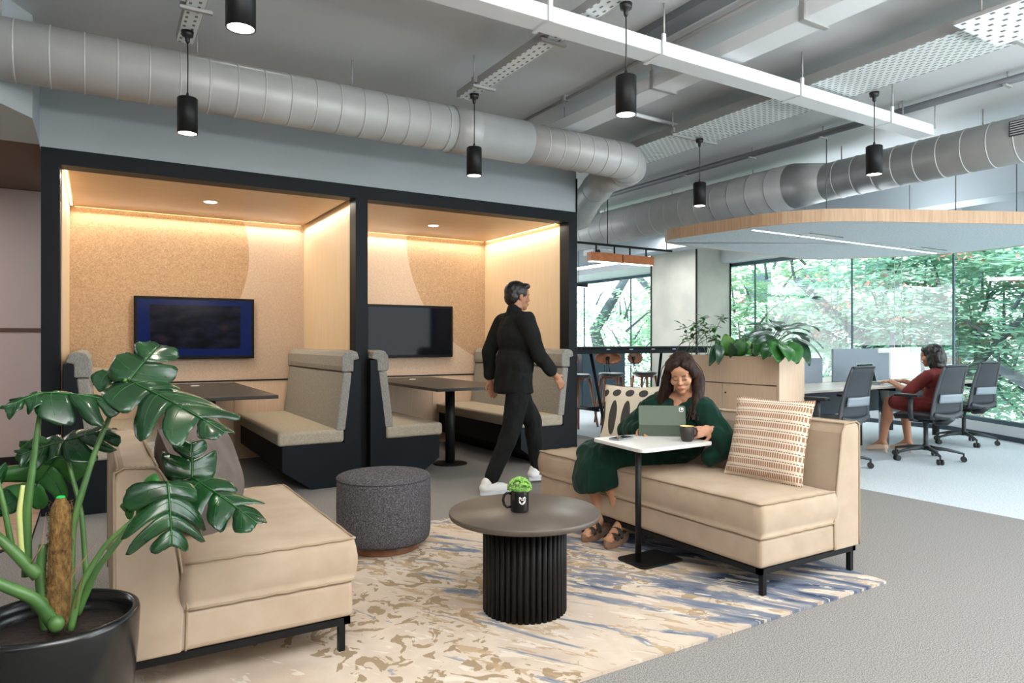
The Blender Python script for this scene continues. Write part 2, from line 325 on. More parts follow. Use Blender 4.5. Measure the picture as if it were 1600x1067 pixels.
# ------------------------------------------------------------------ mesh helpers
class MB:
    def __init__(s): s.v = []; s.f = []; s.sm = []
    def add(s, vs, fs, smooth=False, mtx=None):
        o = len(s.v)
        for p in vs:
            p = Vector(p)
            s.v.append(mtx @ p if mtx is not None else p)
        for f in fs: s.f.append([i + o for i in f]); s.sm.append(smooth)
        return s
    def box(s, x0, x1, y0, y1, z0, z1, mtx=None):
        v = [(x0, y0, z0), (x1, y0, z0), (x1, y1, z0), (x0, y1, z0), (x0, y0, z1), (x1, y0, z1), (x1, y1, z1), (x0, y1, z1)]
        return s.add(v, [(0, 3, 2, 1), (4, 5, 6, 7), (0, 1, 5, 4), (1, 2, 6, 5), (2, 3, 7, 6), (3, 0, 4, 7)], False, mtx)
    def prism(s, poly, a, b, axis='z', mtx=None):
        n = len(poly); f3 = {'z': lambda p, h: (p[0], p[1], h), 'y': lambda p, h: (p[0], h, p[1]), 'x': lambda p, h: (h, p[0], p[1])}[axis]
        v = [f3(p, a) for p in poly] + [f3(p, b) for p in poly]
        f = [tuple(range(n))[::-1], tuple(range(n, 2 * n))] + [(i, (i + 1) % n, n + (i + 1) % n, n + i) for i in range(n)]
        return s.add(v, f, False, mtx)
    def tube(s, pts, r, n=10, caps=True, flat=1.0, up=None):
        pts = [Vector(p) for p in pts]; rs = r if isinstance(r, (list, tuple)) else [r] * len(pts)
        t0 = (pts[1] - pts[0]).normalized(); u = Vector(up) if up else (Vector((0, 0, 1)) if abs(t0.z) < .9 else Vector((1, 0, 0)))
        vs = []; m = len(pts)
        nrm = (u - t0 * u.dot(t0)).normalized()
        for i, p in enumerate(pts):
            t = (pts[min(i + 1, m - 1)] - pts[max(i - 1, 0)]).normalized()
            nrm = (nrm - t * nrm.dot(t)).normalized(); b = t.cross(nrm)
            for k in range(n):
                a = 2 * PI * k / n; vs.append(p + nrm * (math.cos(a) * rs[i] * flat) + b * (math.sin(a) * rs[i]))
        fs = [(i * n + k, i * n + (k + 1) % n, (i + 1) * n + (k + 1) % n, (i + 1) * n + k) for i in range(m - 1) for k in range(n)]
        o = len(s.v); s.add(vs, fs, True)
        if caps:
            s.f.append([o + k for k in range(n)][::-1]); s.sm.append(False)
            s.f.append([o + (m - 1) * n + k for k in range(n)]); s.sm.append(False)
        return s
    def lathe(s, prof, n=32, c=(0, 0, 0), closed=True):
        vs = []; m = len(prof)
        for r, z in prof:
            for k in range(n):
                a = 2 * PI * k / n; vs.append((c[0] + r * math.cos(a), c[1] + r * math.sin(a), c[2] + z))
        fs = [(i * n + k, i * n + (k + 1) % n, (i + 1) * n + (k + 1) % n, (i + 1) * n + k) for i in range(m - 1) for k in range(n)]
        o = len(s.v); s.add(vs, fs, True)
        if closed:
            s.f.append([o + k for k in range(n)][::-1]); s.sm.append(False); s.f.append([o + (m - 1) * n + k for k in range(n)]); s.sm.append(False)
        return s
    def ell(s, c, r, rot=None, nu=20, nv=12):
        vs = []; c = Vector(c)
        if not isinstance(r, (list, tuple)): r = (r, r, r)
        for j in range(1, nv):
            t = PI * j / nv
            for i in range(nu):
                a = 2 * PI * i / nu
                p = Vector((r[0] * math.sin(t) * math.cos(a), r[1] * math.sin(t) * math.sin(a), r[2] * math.cos(t)))
                vs.append(c + (rot @ p if rot is not None else p))
        tp = Vector((0, 0, r[2])); bt = Vector((0, 0, -r[2]))
        vs.append(c + (rot @ tp if rot is not None else tp)); vs.append(c + (rot @ bt if rot is not None else bt))
        T = len(vs) - 2; fs = []
        for j in range(nv - 2):
            for i in range(nu): fs.append((j * nu + i, (j + 1) * nu + i, (j + 1) * nu + (i + 1) % nu, j * nu + (i + 1) % nu))
        for i in range(nu): fs.append((T, i, (i + 1) % nu)); fs.append((T + 1, (nv - 2) * nu + (i + 1) % nu, (nv - 2) * nu + i))
        return s.add(vs, fs, True)
    def cap(s, p0, r0, p1, r1, n=12):
        """tapered capsule"""
        p0 = Vector(p0); p1 = Vector(p1); d = (p1 - p0); L = d.length; t = d / L if L > 1e-6 else Vector((0, 0, 1))
        pts = []; rs = []
        for k in range(5):
            a = PI / 2 * k / 4; pts.append(p0 - t * r0 * math.cos(a)); rs.append(max(r0 * math.sin(a), 1e-4))
        for k in range(5):
            a = PI / 2 * k / 4; pts.append(p1 + t * r1 * math.sin(a)); rs.append(max(r1 * math.cos(a), 1e-4))
        return s.tube(pts, rs, n, True)
    def mesh(s, name):
        me = bpy.data.meshes.new(name); me.from_pydata([tuple(p) for p in s.v], [], s.f)
        me.polygons.foreach_set('use_smooth', s.sm); me.update(); return me
    def build(s, name, m, parent=None, loc=None, bevel=0, seg=2):
        me = s.mesh(name); me.materials.append(m); o = link(name, me, parent, loc)
        if bevel:
            bv = o.modifiers.new('bevel', 'BEVEL'); bv.width = bevel; bv.segments = seg; bv.limit_method = 'ANGLE'; bv.angle_limit = .6
        return o
def link(name, me, parent=None, loc=None):
    o = bpy.data.objects.new(name, me); COL.objects.link(o)
    if parent is not None: o.parent = parent
    if loc is not None: o.location = loc
    return o
def bake(o):
    dg = bpy.context.evaluated_depsgraph_get(); me = bpy.data.meshes.new_from_object(o.evaluated_get(dg)); o.modifiers.clear(); o.data = me
    return o
def tag(o, label, cat=None, group=None, kind=None):
    if label: o['label'] = label
    if cat: o['category'] = cat
    if group: o['group'] = group
    if kind: o['kind'] = kind
    return o
def thing(name, label, cat, loc=(0, 0, 0), rz=0, group=None):
    o = bpy.data.objects.new(name, None); COL.objects.link(o); o.location = loc; o.rotation_euler = (0, 0, rz); o.empty_display_size = .1
    return tag(o, label, cat, group)
def struct(o, label=None):
    o['kind'] = 'structure'
    if label: o['label'] = label
    return o
def copy_tree(o, parent=None):
    c = o.copy(); COL.objects.link(c); c.parent = parent
    for ch in o.children: copy_tree(ch, c)
    return c
def grid_mesh(nu, nv, fn):
    vs = [fn(i / nu, j / nv) for j in range(nv + 1) for i in range(nu + 1)]
    fs = [(j * (nu + 1) + i, j * (nu + 1) + i + 1, (j + 1) * (nu + 1) + i + 1, (j + 1) * (nu + 1) + i) for j in range(nv) for i in range(nu)]
    return vs, fs
def lerp(a, b, t): return a + (b - a) * t
def bez(p0, p1, p2, n=10, p3=None):
    p0, p1, p2 = Vector(p0), Vector(p1), Vector(p2); out = []
    for i in range(n + 1):
        t = i / n
        if p3 is None: out.append(p0 * (1 - t) ** 2 + p1 * 2 * t * (1 - t) + p2 * t * t)
        else: out.append(p0 * (1 - t) ** 3 + p1 * 3 * t * (1 - t) ** 2 + p2 * 3 * t * t * (1 - t) + Vector(p3) * t ** 3)
    return out

# ================================================================== SETTING
CZ = 3.2
# floors (slabs; carpet thickness real)
struct(MB().box(-5, 5.36, -4, 15.5, -.12, 0).build('floor', M['carpet']), 'dark grey textured carpet')
struct(MB().box(5.36, 10.6, -4, 15.5, -.12, .001).build('floor', M['carpet2']), 'blue-grey carpet by the windows, window light in its paler colour')
# oak planks of the corridor on the left, cut along the slanted carpet edge
wf = struct(MB().prism([(-3.2, 1.6), (-2.0, 2.5), (-.46, 4.84), (-.33, 5.08), (-.33, 8.2), (-3.2, 8.2)], 0.0005, .004).build('floor', M['plinth']), 'wooden corridor floor left of the booths')
yy = 8.2; k = 0
while yy > 3.2:
    y1 = yy - .15
    def xr(y):  # right end of a plank at y
        if y >= 5.08: return -.335
        if y >= 4.84: return -.335 - (5.08 - y) * .54
        return -.465 - (4.84 - y) * .66
    x = xr(y1 + .075); x0 = -3.1 + (k % 3) * .4
    for a, b in ((x0, -1.55 + (k % 2) * .35), (-1.55 + (k % 2) * .35, x)):
        if b - a > .1:
            MB().box(a + .002, b - .002, y1 + .003, yy - .001, .004, .010 + random.random() * .0015).build('plank', M['plank'], wf)
    yy = y1; k += 1
struct(MB().box(-5, 10.6, -.8, 15.5, CZ, CZ + .3).build('ceiling', M['ceil']), 'pale grey painted ceiling slab')
# unseen walls added to block light from the open rear and left
struct(MB().box(-5.1, 3.4, -1.5, -1.4, 0, CZ).build('wall_rear_blocker', mat('blocker_wall_paint', (176, 168, 158), .85)), 'plain unseen wall added behind the camera to block light')
struct(MB().box(-5.1, -5.0, -1.4, 8.3, 0, CZ).build('wall_side_blocker', MATS['blocker_wall_paint']), 'plain unseen side wall added left of the camera to block light')
# booth fascia wall
struct(MB().box(-.33, 4.27, 5.72, 7.62, 2.551, CZ).build('wall_front', M['wallblue']), 'pale blue-grey wall above the booths')
MB().box(4.262, 4.272, 5.70, 5.722, 2.551, CZ - .3).build('corner_trim', M['metalblack']).parent = bpy.data.objects['wall_front']
struct(MB().box(-.33, 4.27, 7.52, 7.62, 0, 2.55).build('wall_back', M['wallblue']), 'wall behind the booths')
# corridor wall on the left
wl = struct(MB().box(-4.2, -.3, 8.2, 8.3, .0, 2.69).build('wall_left', M['pinkwall']), 'pinkish papered corridor wall')
MB().box(-4.2, -.3, 8.19, 8.3, 2.69, CZ).build('brown_band', M['brownwall'], wl)['label'] = 'dark brown upper band'
MB().box(-4.2, -.3, 8.193, 8.2, 1.30, 1.34).build('brown_stripe', M['brownwall'], wl)['label'] = 'thin brown stripe'
struct(MB().box(-4.2, -.32, 8.175, 8.2, 0, .09).build('baseboard_left', M['metalblack']))
# slanted bulkhead over the corridor
struct(MB().prism([(-.33, 5.09), (-.33, 5.74), (-.6, 5.74), (-2.6, 2.5), (-2.0, 2.3)], 2.57, CZ).build('wall_bulkhead', M['wallblue']), 'pale blue bulkhead over the corridor')
struct(MB().prism([(-.36, 5.13), (-.36, 8.15), (-1.9, 8.15), (-2.4, 2.62)], 2.69, 2.75).build('trim_1', M['brownwall']), 'brown corridor ceiling panel')

# ------------------------------------------------ booth shell
bs = thing('meeting_booth', 'double meeting booth with dark blue-black frame and warm wood lining', 'booth', (2, 6.5, 0))
def pb(name, m, *b, bevel=0): 
    o = MB().box(*b).build(name, m, bs); o.matrix_parent_inverse = Matrix.Translation((-2, -6.5, 0)); 
    if bevel: bv = o.modifiers.new('b', 'BEVEL'); bv.width = bevel
    return o
pb('post', M['black'], -.322, -.212, 5.70, 5.86, 0, 2.44); pb('post', M['black'], 1.904, 2.012, 5.70, 5.86, 0, 2.44); pb('post', M['black'], 4.161, 4.268, 5.70, 5.86, 0, 2.44)
pb('header', M['black'], -.322, 4.268, 5.70, 5.86, 2.44, 2.55)
for x0, x1 in ((-.30, -.205), (1.925, 1.99), (4.17, 4.262)):
    pb('side_panel', M['sidepanel'], x0, x1, 5.86, 7.5, 0, 2.5)
pb('outer_panel', M['black'], 4.262, 4.27, 5.86, 7.62, 0, 2.55)
for x0, x1 in ((-.205, 1.925), (1.99, 4.17)):
    pb('booth_ceiling', M['woodceil'], x0 + .035, x1 - .035, 5.86, 7.44, 2.45, 2.49)
    pb('cove_back', M['sidepanel'], x0, x1, 5.86, 7.52, 2.505, 2.55)
    pb('led_strip', M['led'], x0 + .04, x1 - .04, 7.445, 7.46, 2.452, 2.462)
    pb('felt_panel', M['feltL'] if x0 < 0 else M['feltR'], x0, x1, 7.49, 7.52, .815, 2.505)
    pb('black_channel', M['metalblack'], x0, x1, 7.475, 7.52, .80, .815)
    w = (x1 - x0) / 3
    for i in range(3):
        pb('wood_panel', M['wood'], x0 + i * w + .002, x0 + (i + 1) * w - .002, 7.485, 7.52, 0, .80)
# felt materials use object coords: origin of the child equals world through the parent inverse
for o in bs.children:
    if o.name.startswith('felt_panel') or True:
        pass
for x, w in ((-.2, .03), (-.165, .012)):
    pass
pb('led_strip', M['led'], -.196, -.180, 5.9, 7.42, 2.452, 2.464); pb('led_strip', M['led'], 4.145, 4.16, 5.9, 7.42, 2.452, 2.464)
for cx, cy in ((.871, 6.57), (3.077, 6.66)):
    o = thing('downlight', 'round recessed downlight in the ceiling of the %s booth' % ('left' if cx < 2 else 'right'), 'light', (cx, cy, 2.45))
    MB().lathe([(.052, -.006), (.062, -.006), (.062, .002), (.052, .002), (.052, -.006)], 32, closed=False).build('ring', M['white'], o)
    MB().lathe([(.001, -.005), (.052, -.005), (.052, .0), (.001, .0)], 32).build('diffuser', M['lamp'], o)

# ------------------------------------------------ windows
def window_run(n, a, b, cuts, z0=.20, z1=2.63, lab=''):
    a = Vector((*a, 0)); b = Vector((*b, 0)); L = (b - a).length; ang = math.atan2(b.y - a.y, b.x - a.x)
    fr = MB(); root = None
    cs = [0] + cuts + [L]
    root = MB().box(0, L, -.04, .06, z0 - .02, z0 + .03).box(0, L, -.03, .05, z1 - .03, z1 + .03).build('window_%d' % n, M['winframe'])
    root.location = a; root.rotation_euler = (0, 0, ang); struct(root, lab)
    for c in cs: MB().box(c - .007, c + .007, -.02, .012, z0 + .03, z1 - .03).build('mullion', M['winframe'], root)
    for i in range(len(cs) - 1): MB().box(cs[i] + .008, cs[i + 1] - .008, -.008, .008, z0 + .031, z1 - .031).build('pane', M['glass'], root)
    s = MB().box(0, L, -.08, .08, 0, z0 - .02).build('sill', M['white'], root); MB().box(0, L, -.095, -.08, 0, .06).build('skirting', M['navy'], root)
    return root
window_run(1, (10.07, 14.9), (10.07, 4.85), [1.74, 3.42, 5.08, 6.74, 8.57], lab='long floor to ceiling window wall facing the trees')
window_run(2, (10.07, 4.85), (7.9, .9), [1.7, 3.2], lab='angled window wall at the right')
struct(MB().box(9.0, 10.15, 9.83, 15.5, 2.66, 2.78).build('ceiling', M['white']), 'white lowered ceiling by the far windows')
struct(MB().box(9.75, 10.15, 4.6, 9.83, 2.66, CZ).build('trim_2', M['white']), 'white soffit above the window')
struct(MB().prism([(9.78, 4.65), (10.15, 4.85), (8.0, .85), (7.62, 1.0)], 2.66, CZ).build('trim_3', M['wallblue']), 'soffit above the angled window')
struct(MB().box(8.7, 9.1, 1.5, 13, 2.86, CZ).build('trim_4', M['wallblue']), 'downstand ceiling beam')
struct(MB().box(5, 10.2, 15.3, 15.5, 0, CZ).build('wall_far', M['wallblue']))
# concrete column
cl = struct(MB().box(9.13, 10.0, 8.67, 9.82, 0, CZ).build('wall_column', M['concrete'], bevel=.004), 'concrete clad column beside the window')
for x, y in ((9.125, 8.665), (10.0, 8.665), (9.125, 9.82)):
    MB().box(x - .012, x + .012, y - .012, y + .012, 0, CZ).build('edge_trim', M['metalblack'], cl)

# ================================================================== CEILING SERVICES
def rings(path_r, parent, m=None):
    for p, t, r in path_r:
        z = Vector((0, 0, 1)); q = t.to_track_quat('Z', 'Y').to_matrix().to_4x4()
        b = MB(); n = 32; vs = []; fs = []; k = 6
        for i in range(n):
            a = 2 * PI * i / n
            for j in range(k):
                c = 2 * PI * j / k; rr = r + .001 + .005 * math.cos(c); vs.append((rr * math.cos(a), rr * math.sin(a), .006 * math.sin(c)))
        for i in range(n):
            for j in range(k): fs.append((i * k + j, ((i + 1) % n) * k + j, ((i + 1) % n) * k + (j + 1) % k, i * k + (j + 1) % k))
        b.add(vs, fs, True); o = b.build('seam_ring', m or M['ring'], parent); o.matrix_basis = Matrix.Translation(p) @ q
def resample(pts, step):
    out = []; acc = 0; pts = [Vector(p) for p in pts]
    for i in range(len(pts) - 1):
        a, b = pts[i], pts[i + 1]; L = (b - a).length; t = (b - a) / L; x = -acc
        while x + step < L:
            x += step; out.append((a + t * x, t))
        acc = L - x
    return out
d1 = thing('spiral_duct', 'round grey metal duct running above the booths to an elbow', 'duct', (0, 0, 0))
r1, zc = .165, 2.835
MB().tube([(-1.3, 4.72, zc), (3.0, 4.72, zc)], r1 + .005, 40).build('duct_body', M['duct'], d1)
MB().tube([(2.32, 4.72, zc), (2.62, 4.72, zc)], [r1 + .012, r1 + .002], 40).build('reducer', M['duct'], d1)
el = [Vector((3.0, 4.72, zc)), Vector((3.95, 4.72, zc))] + [Vector((3.95 + .36 * math.sin(a), 5.08 - .36 * math.cos(a), zc)) for a in [PI / 2 * i / 8 * .82 for i in range(1, 9)]]
MB().tube(el, r1 - .005, 40).build('elbow', M['duct'], d1)
e2 = el[-1]; MB().tube([e2, e2 + Vector((.04, .35, 0)), e2 + Vector((.35, 1.0, -.03)), e2 + Vector((.75, 1.7, -.1)), e2 + Vector((.8, 2.6, -.1))], r1 - .01, 32).build('branch', M['duct'], d1)
rings([(p, t, r1 + .004) for p, t in resample([(-.55, 4.72, zc), (2.3, 4.72, zc)], .165)], d1)
rings([(p, t, r1 - .004) for p, t in resample([(2.55, 4.72, zc), (3.9, 4.72, zc)], .15)], d1)
rings([(el[i], (el[i + 1] - el[i]).normalized(), r1 - .004) for i in (3, 7)], d1)
rings([(e2 + Vector((.2, .68, -.015)), Vector((.31, .65, -.03)).normalized(), r1 - .008)], d1)
for i, x in enumerate((-.45, .55, 1.55, 3.4)):
    MB().tube([(x, 4.72, zc + r1), (x, 4.72, CZ)], .004, 6).build('hanger_wire', M['greymetal'], d1)
d2 = thing('spiral_duct', 'large round grey duct running from the right edge towards the concrete column', 'duct', (0, 0, 0))
MB().tube([(6.5, .2, 2.87), (6.5, 4.35, 2.87)], .19, 40).build('duct_body', M['duct'], d2)
MB().tube([(6.5, 4.35, 2.87), (6.5, 4.75, 2.90)], [.19, .245], 40).build('reducer', M['duct'], d2)
MB().tube([(6.5, 4.75, 2.90), (6.5, 12.5, 2.90)], .245, 40).build('duct_body', M['duct'], d2)
rings([(p, t, .19) for p, t in resample([(6.5, .2, 2.87), (6.5, 4.35, 2.87)], .2)], d2)
rings([(p, t, .245) for p, t in resample([(6.5, 4.7, 2.9), (6.5, 12.4, 2.9)], .26)], d2)
gr = MB().box(6.295, 6.325, 2.28, 2.62, 2.86, 2.98).build('grille', M['slot'], d2); gr['label'] = 'dark rectangular air grille'
for i in range(6): MB().box(6.288, 6.30, 2.29, 2.61, 2.868 + i * .019, 2.876 + i * .019).build('louvre', M['duct'], gr)
for y in (2.9, 4.2, 5.3, 6.6, 8.0): MB().tube([(6.5, y, 3.06 if y < 4.4 else 3.14), (6.5, y, CZ)], .006, 6).build('hanger_rod', M['greymetal'], d2)

def rod(parent, x, y, z0): MB().tube([(x, y, z0), (x, y, CZ)], .006, 8).build('hanger_rod', M['greymetal'], parent)
# trunking T1
t = thing('cable_trunking', 'long white cable trunking crossing in front of the perforated trays', 'trunking', (0, 0, 0))
xs = [.9, 2.05, 2.86, 4.15, 5.25, 5.88]
for a, b in zip(xs, xs[1:]): MB().box(a + .003, b - .003, 2.98, 3.12, 2.9, 2.985).build('trunking_section', M['white'], t, bevel=.004)
for x in xs[1:-1]:
    MB().box(x - .012, x + .012, 2.965, 3.135, 2.893, 2.9).box(x - .012, x + .012, 2.965, 2.978, 2.9, 3.02).build('bracket', M['white'], t)
    rod(t, x, 2.97, 3.02)
rod(t, 5.87, 2.97, 2.95); rod(t, 5.7, 3.14, 2.95)
# trunking T2
t = thing('cable_trunking', 'white lidded cable trunking parallel to the wide perforated tray, passing above the crossing trunk', 'trunking', (0, 0, 0))
for a, b in ((1.0, 2.4), (2.4, 3.6), (3.6, 4.9)): MB().box(3.36, 3.56, a + .003, b - .003, 3.0, 3.09).build('trunking_section', M['white'], t, bevel=.004)
for y in (2.4, 3.6): MB().box(3.345, 3.575, y - .015, y + .015, 2.99, 3.0).box(3.345, 3.36, y - .015, y + .015, 3.0, 3.12).build('bracket', M['greymetal'], t); rod(t, 3.35, y, 3.12)
# narrow trays
def tray(lab, x0, x1, y0, y1, z, m, h=.05, rods=()):
    t = thing('cable_tray', lab, 'cable tray', (0, 0, 0))
    MB().box(x0, x1, y0, y1, z, z + .004).build('perforated_base', m, t)
    MB().box(x0 - .003, x0, y0, y1, z, z + h).build('side_flange', M['greymetal'], t); MB().box(x1, x1 + .003, y0, y1, z, z + h).build('side_flange', M['greymetal'], t)
    for y in rods:
        MB().box(x0 - .03, x0 - .004, y - .02, y + .02, z + .01, z + .05).build('bracket', M['greymetal'], t); rod(t, x0 - .018, y, z + .05)
        MB().box(x0 - .03, x1 + .04, y - .012, y + .012, z - .02, z - .003).build('cross_bar', M['greymetal'], t)
    return t
tray('narrow perforated cable tray at the left above the duct', .41, .50, 2.0, 4.5, 2.99, M['perfsmall'], rods=(4.0,))
tray('narrow perforated cable tray ending above the middle pendant', 2.27, 2.38, 1.6, 4.5, 3.0, M['perfsmall'], rods=(3.35, 4.2))
tray('wide perforated cable tray in the middle of the ceiling', 4.26, 4.74, .6, 5.6, 3.0, M['perf'], .07, rods=(1.9, 4.3))
tray('broad sheet metal tray with round holes at the top right', 4.0, 4.5, .2, 1.93, 2.93, M['perfbig'], .02)
MB().box(2.97, 3.12, 1.4, 3.4, 3.15, CZ).build('slot_diffuser', M['darkgrey']); tag(bpy.data.objects['slot_diffuser'], 'dark grey flat strip fixed to the ceiling beside the conduit', 'vent')
t = thing('conduit', 'thin straight conduit pipe clipped along the ceiling', 'pipe', (0, 0, 0)); MB().tube([(3.25, 1.0, 3.17), (3.25, 5.6, 3.17)], .013, 10).build('pipe', M['greymetal'], t)
for y in (2.3, 3.4, 4.5): MB().box(3.225, 3.275, y - .02, y + .02, 3.155, CZ).build('clip', M['greymetal'], t)
MB().tube([(3.75, 4.72, 3.12), (3.77, 4.48, 3.14), (3.83, 4.43, 3.15), (4.5, 4.47, 3.15)], .017, 10).build('conduit', M['white']); tag(bpy.data.objects['conduit.001'], 'short bent white conduit near the duct elbow', 'pipe')
t = thing('pipe_run', 'dark insulated pipe running along the ceiling above the large duct', 'pipe', (0, 0, 0)); MB().tube([(5.75, .8, 3.13), (5.75, 7, 3.13)], .03, 12).build('pipe', M['darkgrey'], t)
for y in (2.4, 3.2, 3.9, 4.7, 5.6): MB().tube([(5.75, y, 3.15), (5.75, y, CZ)], .006, 6).build('hanger_rod', M['greymetal'], t); MB().box(5.70, 5.80, y - .012, y + .012, 3.088, 3.1).build('cradle', M['greymetal'], t)

# pendants
def pendant(x, y, lab, ztray=2.99):
    t = thing('pendant_light', lab, 'pendant light', (x, y, 2.4), 0, 'black cylinder pendants')
    MB().lathe([(.050, 0), (.055, 0), (.055, .2), (.05, .205), (.004, .207), (.004, .15), (.048, .14), (.050, 0)], 40, closed=False).build('shade', M['metalblack'], t)
    MB().lathe([(.0005, .004), (.049, .004), (.049, .02), (.0005, .02)], 32).build('bulb_diffuser', M['lamp'], t)
    top = ztray - 2.4
    MB().tube([(0, 0, .2), (0.002, 0, .4), (0, 0, top - .03)], .0035, 8).build('cord', M['cord'], t)
    MB().lathe([(.004, .206), (.01, .207), (.006, .235), (.004, .236)], 12).build('cord_grip', M['cord'], t)
    MB().lathe([(.006, top - .07), (.012, top - .06), (.014, top - .035), (.03, top - .03), (.034, top - .002)], 16).build('ceiling_mount', M['cord'], t)
    l = bpy.data.lights.new('pendant_lamp', 'SPOT'); l.energy = 18; l.spot_size = math.radians(95); l.spot_blend = .6; l.color = (1, .9, .76); l.shadow_soft_size = .05
    o = bpy.data.objects.new('pendant_lamp', l); COL.objects.link(o); o.location = (x, y, 2.398)
    return t
pendant(.474, 2.772, 'nearest black cylinder pendant cut off by the top edge of the photo'); pendant(.451, 4.325, 'black cylinder pendant in front of the duct above the left booth')
pendant(2.331, 4.347, 'black cylinder pendant above the walking man and right booth'); pendant(2.391, 2.766, 'black cylinder pendant hanging by the long white trunking in the centre')
pendant(4.757, 2.823, 'black cylinder pendant at the right in front of the large duct'); pendant(4.539, 4.273, 'smallest black cylinder pendant left of the hanging ceiling panel')

# ceiling cloud
def round_poly(pts, rad, n=6):
    out = []
    for i, (p, r) in enumerate(zip(pts, rad)):
        p = Vector(p); a = Vector(pts[i - 1]); b = Vector(pts[(i + 1) % len(pts)])
        u = (a - p).normalized(); v = (b - p).normalized()
        for k in range(n + 1):
            tt = k / n; q = (p + u * r) * (1 - tt) ** 2 + p * 2 * tt * (1 - tt) + (p + v * r) * tt ** 2; out.append((q.x, q.y))
    return out
cz = 2.33
cp = round_poly([(5.33, 5.62), (5.56, 3.98), (8.1, 2.75), (9.25, 3.55), (9.3, 4.6), (8.4, 5.85), (5.7, 5.75)], [.25, .6, .5, .4, .3, .3, .2])
c = thing('ceiling_panel', 'hanging acoustic ceiling panel with pale wood rim and grey felt underside', 'ceiling panel', (7.3, 4.6, cz))
def cc(o): o.matrix_parent_inverse = Matrix.Translation((-7.3, -4.6, -cz)); return o
cc(MB().prism(cp, cz, cz + .02).build('felt_underside', M['felt'], c))
mb = MB(); n = len(cp); cen = Vector((7.3, 4.6)); 
outp = [Vector(p) for p in cp]; inp = [p + (cen - p).normalized() * .02 for p in outp]; outp = [p - (cen - p).normalized() * .004 for p in outp]
vs = [(p.x, p.y, z) for z in (cz - .004, cz + .115) for p in outp] + [(p.x, p.y, z) for z in (cz - .004, cz + .115) for p in inp]
fs = []
for i in range(n):
    j = (i + 1) % n; fs += [(i, j, n + j, n + i), (2 * n + i, 3 * n + i, 3 * n + j, 2 * n + j), (n + i, n + j, 3 * n + j, 3 * n + i), (i, 2 * n + i, 2 * n + j, j)]
mb.add(vs, fs); cc(mb.build('wood_rim', M['rim'], c))
cc(MB().box(5.64, 9.1, 4.585, 4.615, cz - .003, cz + .001).build('linear_light', M['ledcool'], c))
for x, y in ((6.3, 4.42), (8.35, 4.38)):
    f = cc(MB().box(x, x + .55, y, y + .12, cz - .004, cz + .002).build('air_diffuser', M['white'], c)); MB().box(x - .01, x + .56, y - .01, y, cz - .006, cz + .002).box(x - .01, x + .56, y + .12, y + .13, cz - .006, cz + .002).build('diffuser_edge', M['darkgrey'], c).matrix_parent_inverse = Matrix.Translation((-7.3, -4.6, -cz))
for x, y in ((6.1, 4.1), (6.9, 4.9), (7.3, 3.5), (8.1, 3.3), (8.5, 4.6)):
    cc(MB().tube([(x, y, cz + .02), (x, y, CZ)], .005, 6).build('suspension_wire', M['darkgrey'], c))

# hanging wooden lights, projector, black tracks beyond the booths
t = thing('wooden_linear_light', 'pair of orange wooden box lights hanging above the high table', 'pendant light', (0, 0, 0))
MB().box(5.68, 6.22, 7.27, 7.37, 2.3, 2.42).build('wood_housing', M['orangewood'], t, bevel=.004); MB().box(6.24, 6.81, 7.27, 7.37, 2.3, 2.42).build('wood_housing', M['orangewood'], t, bevel=.004)
MB().box(5.7, 6.2, 7.28, 7.36, 2.295, 2.3).box(6.26, 6.79, 7.28, 7.36, 2.295, 2.3).build('light_strip', M['lamp'], t)
MB().box(4.9, 7.2, 7.305, 7.335, 2.52, 2.55).build('track', M['metalblack'], t)
for x in (5.8, 6.12, 6.4, 6.7): MB().tube([(x, 7.32, 2.42), (x, 7.32, 2.52)], .012, 8).build('hanger', M['metalblack'], t)
for x in (5.0, 6.0, 7.1): MB().tube([(x, 7.32, 2.55), (x, 7.32, CZ)], .006, 6).build('hanger_rod', M['metalblack'], t)
t = thing('projector', 'white projector on a ceiling bracket beyond the booths', 'projector', (6.45, 8.1, 2.5))
MB().box(-.18, .18, -.13, .13, 0, .09).build('body', M['white'], t, bevel=.015); MB().tube([(0, 0, .09), (0, 0, .25), (0, 0, .7)], [.03, .045, .03], 12).build('bracket', M['white'], t)
MB().tube([(-.1, -.13, .045), (-.1, -.15, .045)], .03, 16).build('lens', M['slot'], t)
t = thing('linear_light', 'long black linear light over the far desks', 'pendant light', (6.4, 10.65, 2.28)); MB().box(-1.8, 1.8, -.05, .05, 0, .07).build('housing', M['metalblack'], t)
MB().box(-1.75, 1.75, -.03, .03, -.004, 0).build('diffuser', M['ledcool'], t)
for x in (-1.6, -.5, .6, 1.6): MB().tube([(x, 0, .07), (x, 0, CZ - 2.28)], .004, 6).build('suspension_wire', M['metalblack'], t)
# white cords of the roller blinds
for i, (y, lab) in enumerate(((6.55, 'pair of thin white blind cords left of the grey desk screen'), (5.55, 'pair of thin white blind cords above the head of the woman in red'))):
    t = thing('blind_cord', lab, 'cord', (9.95, y, .9)); MB().tube([(0, -.05, 1.78), (0, -.05, .03), (0, 0, 0), (0, .05, .03), (0, .05, 1.78)], .004, 6).build('cord', M['white'], t); MB().box(-.02, .02, -.07, .07, 1.74, 1.79).build('cord_bracket', M['white'], t)

# ================================================================== RUG
rg = MB()
vs, fs = grid_mesh(60, 40, lambda u, v: (lerp(.105, 3.36, u), lerp(1.93, 4.16, v), .014 + .0012 * math.sin(u * 90) * math.sin(v * 70)))
rg.add(vs, fs, True).box(.105, 3.36, 1.93, 4.16, .0015, .0135)
tag(rg.build('rug', M['rug']), 'large cream rug with brown flecks and blue streaks under the lounge seats', 'rug')

